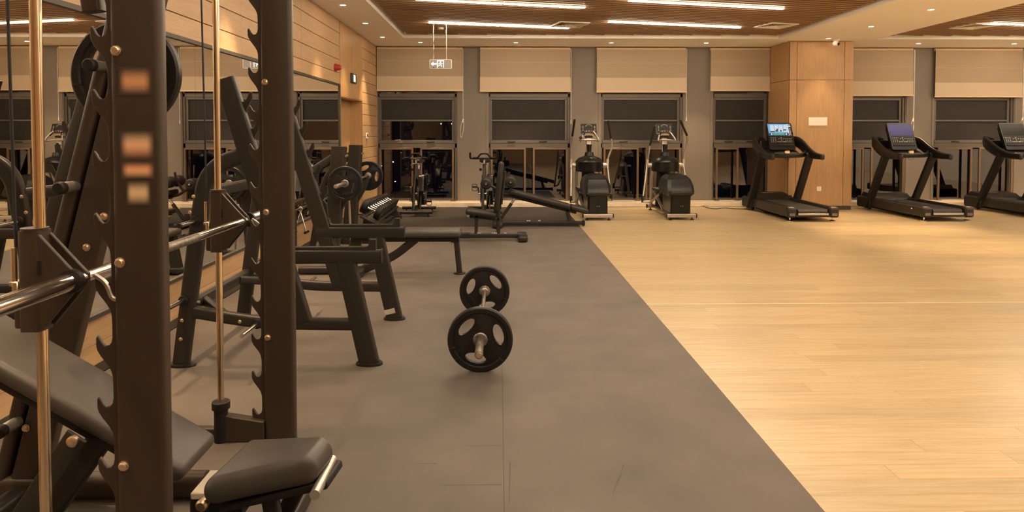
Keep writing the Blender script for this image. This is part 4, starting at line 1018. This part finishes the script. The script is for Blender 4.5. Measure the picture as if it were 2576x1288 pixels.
# ================================================================== DECLINE BENCH
db = thing('decline_bench', 'long black decline bench with foam leg rollers pointing at the first elliptical', 'bench', (.6, 10.82, 0))
part('base_bar', MB().tube([(.02, 10.82, .05), (1.345, 10.82, .05)], rrect(.055, .06, .014), up=(0, 0, 1)), 'frame', db, world=True)
part('end_cap', MB().rbox(.05, .09, .085, .02, tr(1.345, 10.82, .046), 5), 'rubber', db, world=True)
fo_ = part('cross_foot', MB().rbox(.15, .66, .09, .035, tr(-.02, 10.82, .05), 7), 'frame2', db, world=True)
for k in range(7): part('tread_ridge', MB().box(-.075, .035, 10.52 + .08 * k, 10.55 + .08 * k, .088, .099, .002), 'rubber', fo_, world=True)
part('foot_bracket', MB().prism([(-.10, .09), (.04, .09), (.0, .20), (-.05, .20)], 'y', 10.79, 10.85, .004), 'frame', db, world=True)
mk = MB()
for x0, x1 in ((.44, .46), (.47, .50), (.62, .64), (.645, .66)): mk.box(x0, x1, 10.79, 10.8, .0795, .096)
part('scale_marks', mk, 'button', db, 'white scale marks', world=True)
part('strut', MB().tube([(.03, 10.82, .12), (.20, 10.82, .36)], rrect(.05, .05, .012), up=(0, 1, 0)), 'frame', db, world=True)
part('strut_rod', MB().tube([(.19, 10.82, .35), (.265, 10.82, .455)], .02), 'steel', db, world=True)
part('lower_leg', MB().tube([(1.13, 10.82, .06), (1.07, 10.82, .315)], rrect(.058, .05, .012), up=(0, 1, 0)), 'frame', db, world=True)
lb_ = part('leg_bracket', MB().box(1.03, 1.12, 10.78, 10.86, .255, .335, .008), 'frame', db, world=True)
part('bolt', MB().lathe([(0, 10.755), (.018, 10.758), (.02, 10.78)], (1.078, 0, .30), 'y', 12), 'zinc', lb_, world=True)
pa = Vector((.165, 10.82, .555)); pb = Vector((1.40, 10.82, .235)); pd = (pb - pa).normalized(); an = math.degrees(math.atan2(-pd.z, pd.x))
part('main_pad', MB().rbox(1.0, .30, .085, .034, tr(*(pa + pd * .495)) @ rot('y', an), 7), 'vinyl2', db, world=True)
part('head_pad', MB().rbox(.30, .28, .085, .034, tr(*(pa + pd * 1.14)) @ rot('y', an + 1.5), 7), 'vinyl2', db, world=True)
part('pad_beam', MB().tube([pa + pd * .05 - Vector((0, 0, .07)), pa + pd * 1.1 - Vector((0, 0, .065))], rrect(.05, .05, .01), up=(0, 1, 0)), 'frame', db, world=True)
part('roller_arm', MB().tube(spline([(.30, 10.82, .47), (.12, 10.82, .50), (-.02, 10.82, .58), (-.2, 10.82, .685)], 4), .021), 'frame2', db, world=True)
part('upper_arm', MB().tube([(.02, 10.82, .56), (.14, 10.82, .74), (.16, 10.82, .86)], .02), 'frame2', db, world=True)
for (x, z) in ((-.2, .69), (.18, .715)):
    ax = part('axle', MB().cyl((x, 10.53, z), (x, 11.11, z), .014, 12), 'chrome', db, world=True)
    for (ya, yb) in ((10.55, 10.77), (10.87, 11.09)):
        part('foam_roller', MB().lathe([(.0, ya), (.06, ya), (.084, ya + .02), (.089, ya + .05), (.089, yb - .05), (.084, yb - .02), (.055, yb), (0, yb)], (x, 0, z), 'y', 24), 'vinyl2', ax, world=True)
    part('roller_cap', MB().lathe([(0, 10.537), (.03, 10.54), (.045, 10.549)], (x, 0, z), 'y', 18), 'rubber', ax, world=True)

# ================================================================== ELLIPTICALS
def elliptical(loc, lab, arms, pedal):
    """x right, y towards the windows; the rear flywheel cowl is nearest the camera"""
    t = thing('elliptical', lab, 'elliptical trainer', loc, 0, 'elliptical trainers by the windows')
    for (yy, hw, nm) in ((0, .245, 'rear_foot'), (1.5, .25, 'front_foot')):
        f = part(nm, MB().tube([(-hw, yy, .075), (hw, yy, .075)], rrect(.075, .06, .01), up=(0, 0, 1)), 'silver', t)
        for s in (-1, 1):
            part('end_cap', MB().box(min(s * hw, s * (hw + .02)), max(s * hw, s * (hw + .02)), yy - .042, yy + .042, .04, .112, .008), 'blackpl', f)
            part('leveller', MB().lathe([(.03, 0), (.032, .015), (.012, .02), (.012, .05)], (s * (hw - .06), yy, 0), n=12), 'blackpl', f)
    # cowl: lofted from floor to crown
    def ring(z, y0, y1, hw, cut, n=1):
        o = []
        for cx_, cy_, s in ((hw - cut, y1 - cut, 0), (-hw + cut, y1 - cut, 90), (-hw + cut * .6, y0 + cut * .6, 180), (hw - cut * .6, y0 + cut * .6, 270)):
            c_ = cut if s < 180 else cut * .6
            for i in range(n + 1):
                a = R(s + 90 * i / n); o.append((cx_ + c_ * math.cos(a), cy_ + c_ * math.sin(a), z))
        return o
    low = MB().loft([ring(.10, .03, .62, .172, .05), ring(.42, .005, .72, .168, .05)])
    cw = part('cowl_base', low, 'blackpl', t, angle=14)
    up = MB().loft([ring(.40, .012, .74, .195, .06), ring(.46, -.055, .78, .215, .07), ring(.485, -.045, .79, .222, .08), ring(.58, .02, .78, .225, .09), ring(.68, .10, .74, .20, .09), ring(.745, .22, .64, .15, .09), ring(.765, .32, .54, .09, .06)])
    part('cowl', up, 'blackpl', t, angle=14)
    part('cowl_seam', MB().box(-.002, .002, -.058, .0, .44, .49).box(-.002, .002, .003, .01, .11, .42), 'rubber', cw)
    for s in (-1, 1): part('screw', MB().lathe([(0, .004), (.006, .0045), (.006, .02)], (s * .018 + .01, 0, .235), 'y', 8), 'button', cw)
    part('rear_lip', MB().prism([(-.215, .455), (-.155, .415), (.155, .415), (.215, .455), (.15, .472), (-.15, .472)], 'y', -.062, -.03, .01), 'greypl', t)
    # rails and front frame
    for s in (-1, 1):
        part('side_rail', MB().tube([(s * .16, .1, .09), (s * .16, 1.5, .09)], rrect(.045, .05, .012), up=(0, 0, 1)), 'blackpl', t)
        part('front_post', MB().tube([(s * .19, 1.46, .09), (s * .225, 1.28, .62), (s * .22, 1.2, .80)], rrect(.058, .05, .016), up=(0, 1, 0)), 'silver', t)
    part('front_column', MB().tube([(0, 1.42, .08), (0, 1.25, .85)], rrect(.24, .12, .04), up=(0, 1, 0)), 'blackpl', t)
    dr_ = part('drum', MB().lathe([(0, .755), (.20, .755), (.245, .765), (.252, .80), (.255, .925), (.262, .94), (.255, .95), (.20, 1.01), (.115, 1.045), (.09, 1.05), (.075, 1.12), (0, 1.12)], (0, 1.14, 0), n=32, sy=.85), 'blackpl', t, angle=50)
    part('mast', MB().tube([(0, 1.20, 1.05), (0, 1.24, 1.44)], rrect(.10, .06, .016), up=(0, 1, 0)), 'silver', t)
    part('mast_clip', MB().box(-.07, .07, 1.18, 1.26, 1.385, 1.43, .01), 'blackpl', t)
    part('cup_holder', MB().lathe([(0, 1.10), (.037, 1.10), (.048, 1.25), (.05, 1.262), (.042, 1.262), (.036, 1.13), (0, 1.125)], (0, 1.155, 0), n=18), 'blackpl', t)
    cn = part('console', MB().join(MB().rbox(.305, .045, .205, .02, None, 7, None), tr(0, 1.235, 1.545) @ rot('x', -22)), 'silver', t)
    part('console_face', MB().join(MB().box(-.148, .148, -.026, -.021, -.088, .097, .002), tr(0, 1.235, 1.545) @ rot('x', -22)), 'greypl', cn)
    dial = MB(); pts = [(.055 * math.cos(R(a)), .034 * math.sin(R(a)) + .045) for a in range(-10, 200, 14)]
    dial.join(MB().tube([(p[0], -.028, p[1]) for p in pts], .003), tr(0, 1.235, 1.545) @ rot('x', -22))
    part('dial_arc', dial, 'button', cn)
    part('display', MB().join(MB().box(-.042, .042, -.0285, -.025, .02, .06, .002), tr(0, 1.235, 1.545) @ rot('x', -22)), 'rubber', cn)
    bt = MB(); br = MB()
    for s in (-1, 1):
        for k in range(4): bt.join(MB().box(s * .11 - .009, s * .11 + .009, -.029, -.025, .04 - .026 * k, .048 - .026 * k), tr(0, 1.235, 1.545) @ rot('x', -22))
    for k in range(3): (br if k == 2 else bt).join(MB().box(-.055 + .045 * k, -.03 + .045 * k, -.029, -.025, -.055, -.042), tr(0, 1.235, 1.545) @ rot('x', -22))
    part('buttons', bt, 'button', cn); part('stop_button', br, 'keyred', cn)
    part('console_neck', MB().box(-.085, .085, 1.20, 1.27, 1.415, 1.47, .012), 'cream', t)
    gb = part('grab_bar', MB().tube(fillet([(-.075, 1.16, 1.50), (-.125, 1.10, 1.42), (-.155, 1.06, 1.33), (-.11, 1.14, 1.345), (.09, 1.14, 1.345), (.16, 1.06, 1.325), (.165, 1.05, 1.36), (.10, 1.12, 1.47), (.075, 1.16, 1.50)], .04), .0165), 'silver', t)
    for s in (-1, 1): part('grip_sensor', MB().tube([(s * .082, 1.151, 1.488), (s * .116, 1.105, 1.425)], .0185), 'blackpl', gb)
    # moving arms: grip, bend, joint box, then down to the pedal arm
    for s, (tip, gend, bend, jt) in zip((-1, 1), arms):
        ja = Vector((s * .335, 1.14, .90))
        part('pivot_stub', MB().lathe([(0, 0), (.045, 0), (.045, .07), (0, .07)], (s * .255 if s > 0 else -.325, 1.14, .875), 'x', 18), 'silver', t)
        am = part('moving_arm', MB().tube(fillet([gend, bend, jt, ja], .08), .0175), 'silver', t)
        part('grip', MB().tube([tip, gend], .0205), 'rubber', am)
        part('joint_box', MB().tube([ja + Vector((0, 0, -.07)), ja * .5 + Vector(jt) * .5 + Vector((0, 0, .03))], rrect(.05, .045, .008), up=(0, 1, 0)), 'steel', am)
        pz = pedal[0 if s < 0 else 1]
        low_ = part('lower_arm', MB().tube([ja, (s * (.335 + pz[2]), pz[0], pz[1])], .0185), 'silver', t)
        part('arm_boot', MB().tube([(s * (.335 + pz[2]), pz[0] + .02, pz[1] + .1), (s * (.335 + pz[2]), pz[0], pz[1] - .02)], .024), 'blackpl', low_)
        lnk = part('pedal_link', MB().tube(fillet([(s * (.335 + pz[2]), pz[0], pz[1]), (s * (.30), pz[0] - .05, pz[1] - .0), (s * .235, .62, pz[1] + .16), (s * .225, .40, .42)], .06), .021), 'silver', t)
        part('pedal', MB().rbox(.36, .15, .06, .02, tr(s * .19, .86, pz[1] + .22) @ rot('z', 90), 5), 'blackpl', lnk)
        part('pedal_trim', MB().box(s * .19 - .07, s * .19 + .07, .69, 1.03, pz[1] + .247, pz[1] + .257, .004), 'silver', lnk)
        part('roller_rail', MB().tube([(s * .235, 1.02, .42), (s * .16, .60, .10)], rrect(.05, .03, .008), up=(0, 0, 1)), 'silver', t)
        part('crank_boss', MB().lathe([(0, 0), (.05, 0), (.05, .05), (0, .05)], (s * .225 if s > 0 else -.275, .42, .42), 'x', 16), 'blackpl', t)
    return t
e1 = elliptical((1.675, 11.5, 0), 'elliptical trainer nearer the rubber floor, foot of the decline bench in front', [((-.305, .85, 1.715), (-.33, 1.0, 1.42), (-.345, 1.08, 1.25), (-.335, 1.13, 1.02)), ((.335, 1.05, 1.70), (.40, 1.10, 1.37), (.425, 1.14, 1.2), (.35, 1.14, 1.02))], [(.72, .24, .045), (.86, .26, .03)])
part('phone_clip', MB().rbox(.06, .03, .05, .01, tr(-.165, 1.07, 1.385) @ rot('y', 30), 5).tube([(-.17, 1.06, 1.37), (-.21, 1.05, 1.32)], .005).tube([(-.16, 1.06, 1.36), (-.18, 1.05, 1.30)], .005), 'rubber', e1)
e2 = elliptical((3.09, 11.5, 0), 'elliptical trainer midway along the windows, nearer the treadmills', [((-.225, 1.0, 1.595), (-.30, 1.08, 1.24), (-.315, 1.11, 1.08), (-.325, 1.13, 1.0)), ((.215, .9, 1.70), (.37, 1.02, 1.43), (.40, 1.08, 1.29), (.35, 1.13, 1.02))], [(.95, .22, .12), (.80, .30, .03)])

# ================================================================== TREADMILLS
def treadmill(loc, lab, screen):
    t = thing('treadmill', lab, 'treadmill', loc, 0, 'treadmills by the oak column')
    for s in (-1, 1):
        pr = [(-.2, .078), (-.2, .20), (-.165, .235), (1.52, .235), (1.52, .078)]
        part('side_rail', MB().prism(pr, 'x', *sorted((s * .30, s * .425)), .012), 'frame2', t)
        rc = part('rear_cap', MB().rbox(.155, .13, .172, .04, tr(s * .355, -.16, .153), 7), 'frame2', t)
        part('cap_label', MB().box(s * .355 - .05, s * .355 + .04, -.2265, -.2245, .10, .145, .001), 'blur', rc)
        for k in (-.02, .02): part('screw_hole', MB().lathe([(0, -.2262), (.01, -.2262), (.01, -.224)], (s * .355 + k, 0, .185), 'y', 10), 'rubber', rc)
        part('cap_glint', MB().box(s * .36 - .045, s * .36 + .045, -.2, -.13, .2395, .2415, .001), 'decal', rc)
        part('rear_leveller', MB().lathe([(0, 0), (.05, 0), (.053, .012), (.03, .022), (.012, .026), (.012, .08)], (s * .36, -.12, 0), n=16), 'chrome', t)
        part('front_wheel', MB().lathe([(0, -.02), (.04, -.02), (.045, -.01), (.045, .01), (.04, .02), (0, .02)], (s * .33, 1.62, .045), 'x', 16), 'rubber', t)
        up = part('upright', MB().tube([(s * .43, 1.50, .06), (s * .435, .885, 1.10)], rrect(.068, .14, .016), up=(1, 0, 0)), 'greypl', t)
        part('upright_foot', MB().box(*sorted((s * .385, s * .465)), 1.38, 1.86, .04, .25, .025), 'greypl', t)
        # swept arm rail
        pth = spline([(s * .20, 1.47, 1.30), (s * .34, 1.44, 1.33), (s * .425, 1.30, 1.28), (s * .445, 1.02, 1.145), (s * .445, .75, 1.075), (s * .44, .44, 1.055)], 5)
        scs = [(1, 1.15 + .5 * math.sin(PI * i / (len(pth) - 1)) ** 2 - .45 * (i / (len(pth) - 1))) for i in range(len(pth))]
        al = part('arm_rail', MB().tube(pth, rrect(.078, .14, .034), up=(0, 0, 1), sc=scs), 'blackpl', t)
        part('arm_tip', MB().rbox(.07, .06, .105, .03, tr(s * .44, .425, 1.055), 7), 'frame2', al)
    part('deck', MB().box(-.31, .31, -.14, 1.6, .10, .20, .01), 'greypl', t)
    part('belt', MB().box(-.245, .245, -.15, 1.56, .196, .206, .004).lathe([(.052, -.245), (.052, .245)], (0, -.14, .152), 'x', 18), 'belt', t)
    for k in range(5):
        for s in (-1, 1): part('foot_rail_rib', MB().box(*sorted((s * (.262 + .022 * k), s * (  .276 + .022 * k))), -.1, 1.5, .234 if k > 1 else .202, .2385 if k > 1 else .207, .001), 'rubber', t)
    rp = part('rear_plate', MB().box(-.285, .285, -.212, -.17, .078, .112, .008), 'frame2', t)
    part('steel_strip', MB().box(-.255, .255, -.216, -.20, .112, .146, .002), 'steel', rp)
    part('strip_label', MB().box(-.07, .07, -.218, -.216, .120, .138), 'decal', rp)
    part('under_frame', MB().box(-.30, .30, .25, 1.6, .03, .06, .006), 'rubber', t)
    part('motor_cover', MB().loft([[(-.37, 1.42, .20), (.37, 1.42, .20), (.37, 1.44, .235), (-.37, 1.44, .235)], [(-.385, 1.56, .19), (.385, 1.56, .19), (.37, 1.56, .305), (-.37, 1.56, .305)], [(-.40, 1.84, .12), (.40, 1.84, .12), (.36, 1.80, .33), (-.36, 1.80, .33)], [(-.38, 1.93, .10), (.38, 1.93, .10), (.34, 1.90, .25), (-.34, 1.90, .25)]]), 'blackpl', t, angle=25)
    part('motor_label', MB().join(MB().box(-.15, .10, -.02, .02, 0, .002), tr(0, 1.68, .3195) @ rot('x', 5)), 'blur', t)
    part('cross_bar', MB().tube(spline([(-.42, 1.02, 1.12), (-.30, .90, 1.075), (-.1, .86, 1.065), (.1, .86, 1.065), (.30, .90, 1.075), (.42, 1.02, 1.12)], 4), rrect(.05, .085, .022), up=(0, 0, 1)), 'blackpl', t)
    tray = part('tray', MB().rbox(.56, .34, .05, .02, tr(0, 1.08, 1.12) @ rot('x', 14), 5), 'blackpl', t)
    part('tray_strip', MB().box(-.235, -.07, .845, .87, 1.107, 1.113, .002).box(.06, .235, .845, .87, 1.107, 1.113, .002), 'steel', t)
    part('back_shroud', MB().rbox(.62, .10, .20, .04, tr(0, 1.40, 1.24) @ rot('x', -18), 7), 'blackpl', t)
    A = tr(0, 1.17, 1.405) @ rot('x', -24)
    cn = part('console', MB().join(MB().tube([(0, -.022, 0), (0, .022, 0)], rrect(.47, .545, .035, 4), up=(0, 0, 1)), A), 'blackpl', t)
    sc_ = part('screen', MB().join(MB().box(-.215, .215, -.0245, -.0215, .015, .25, .001), A), {'on': 'scr_blue', 'violet': 'scr_purple', 'off': 'scr_off'}[screen], cn)
    def sb(nm, x0, x1, z0, z1, m, d=.026): part(nm, MB().join(MB().box(x0, x1, -d, -.0235, z0, z1), A), m, sc_)
    if screen == 'on':
        for k in range(4): sb('menu_card', -.175 + .083 * k, -.103 + .083 * k, .10 if k == 0 else .085, .225, 'scr_white')
        sb('card_bar', -.180, -.10, .083, .10, 'scr_dark', .0275); sb('card_bar', -.178, -.103, .071, .083, 'scr_teal', .0275)
        for x0, x1, z0, z1 in ((-.085, -.055, .09, .12), (-.06, -.035, .09, .15), (.005, .03, .09, .125), (.065, .12, .115, .135)): sb('picture', x0, x1, z0, z1, 'scr_dark', .0285)
        sb('lower_bar', -.21, .155, .017, .060, 'scr_dark', .0255); sb('start_button', -.135, .08, .026, .055, 'scr_teal', .028)
        for x in (-.165, .11): part('round_key', MB().join(MB().lathe([(0, -.0285), (.017, -.0285), (.017, -.024)], (x, 0, .04), 'y', 14), A), 'scr_white', sc_)
        sb('side_bar', .168, .212, .018, .246, 'scr_dark', .0255); sb('side_icon', .150, .167, .018, .246, 'scr_white', .0255)
        sb('side_icon', .150, .205, .185, .215, 'scr_white', .0275)
        for k in range(5): sb('side_icon', .178, .198, .03 + .028 * k, .045 + .028 * k, 'button', .0275)
        sb('side_icon', .178, .2, .228, .240, 'button', .0275)
    kp = part('key_panel', MB().join(MB().box(-.205, .205, -.0255, -.0215, -.145, .0, .002), A), 'greypl', cn)
    kb = MB()
    for (x0, n, dx, zs) in ((-.185, 3, .038, (-.03, -.06, -.088, -.115)), (.085, 4, .031, (-.055, -.083, -.112))):
        for z in zs:
            for k in range(n): kb.box(x0 + dx * k - .007, x0 + dx * k + .007, -.0272, -.0255, z - .004, z + .004)
    for x, z in ((-.04, -.055), (0, -.03), (0, -.058), (.005, -.082), (.045, -.055), (-.07, -.112), (-.04, -.112), (-.012, -.112), (.018, -.112), (.045, -.112), (.065, -.112)): kb.box(x - .008, x + .008, -.0272, -.0255, z - .005, z + .005)
    part('keys', MB().join(kb, A), 'button', kp)
    part('book_ledge', MB().join(MB().tube([(-.20, -.028, -.185), (.20, -.028, -.185)], rrect(.02, .025, .006), up=(0, 0, 1)), A), 'rubber', cn)
    part('rear_panel', MB().join(MB().rbox(.44, .07, .30, .03, tr(-.01, .045, .06), 5), A), 'blackpl', cn)
    k_ = part('safety_key', MB().rbox(.085, .05, .05, .015, tr(-.0, .855, 1.125), 5), 'cream', t)
    part('key_top', MB().rbox(.06, .036, .012, .005, tr(.006, .85, 1.152), 5), 'keyred', k_)
    part('key_cord', MB().tube([(-.06 + .12 * i / 10, .86, 1.03 - .05 * math.sin(PI * i / 10)) for i in range(11)], .003, cap=True), 'cable', k_)
    return t
treadmill((5.22, 11.42, 0), 'black treadmill in front of the oak column with a lit blue menu screen', 'on')
tm2 = treadmill((7.49, 11.42, 0), 'black treadmill right of the oak column with a violet screen', 'violet')
part('rail_tag', MB().box(-.4275, -.4255, .10, .13, .175, .195), 'white', tm2)
treadmill((9.62, 11.42, 0), 'black treadmill cut by the right edge with a dark screen', 'off')
t = thing('power_cord', 'thin dark power cord with a plug on the floor left of the first treadmill', 'cord', (4.4, 13.2, 0))
part('cable', MB().tube(spline([(4.02, 13.35, .03), (4.08, 13.2, .012), (4.2, 13.1, .006), (4.4, 13.25, .006), (4.6, 13.1, .006), (4.85, 13.05, .006)], 6), .006), 'cable', t, world=True)
part('plug', MB().rbox(.07, .04, .035, .01, tr(4.02, 13.36, .045) @ rot('z', 40), 5).rbox(.05, .035, .03, .01, tr(4.13, 13.40, .045) @ rot('z', -30), 5), 'cream', t, world=True)

# ================================================================== CABLE ATTACHMENTS ON A LOW WALL BAR
ar_ = thing('attachment_rack', 'low chrome bar for cable handles standing against the mirror behind the squat rack', 'storage rack', (-2.32, 8.9, 0))
part('bar', MB().cyl((-2.32, 7.72, .60), (-2.32, 10.0, .60), .013, 12), 'chrome', ar_, world=True)
for yy in (7.80, 9.88): part('leg', MB().tube([(-2.32, yy, 0), (-2.32, yy, .60)], rrect(.035, .035, .008)), 'frame', ar_, world=True); part('foot', MB().box(-2.44, -2.2, yy - .025, yy + .025, 0, .02, .004), 'frame', ar_, world=True)
for k, (yy, w_) in enumerate(((8.02, 'nearer'), (9.62, 'farther'))):
    t = thing('cable_handle', 'chrome V-shaped cable handle hanging on the low bar, %s of two' % w_, 'handle', (-2.32, yy, .30))
    part('hook', MB().tube([(-2.32 + .022 * math.cos(a * PI / 6), yy, .595 + .024 * math.sin(a * PI / 6)) for a in range(12)], .006, closed=True).lathe([(0, .56), (.014, .562), (.014, .578), (0, .58)], (-2.32, yy, 0), n=10), 'chrome', t, world=True)
    for s_ in (-1, 1):
        part('arm', MB().tube([(-2.32, yy, .56), (-2.32 + s_ * .07, yy - .02, .33)], .008), 'chrome', t, world=True)
        part('grip', MB().cyl((-2.32 + s_ * .07, yy - .07, .325), (-2.32 + s_ * .07, yy + .05, .325), .016, 12), 'rubber', t, world=True)
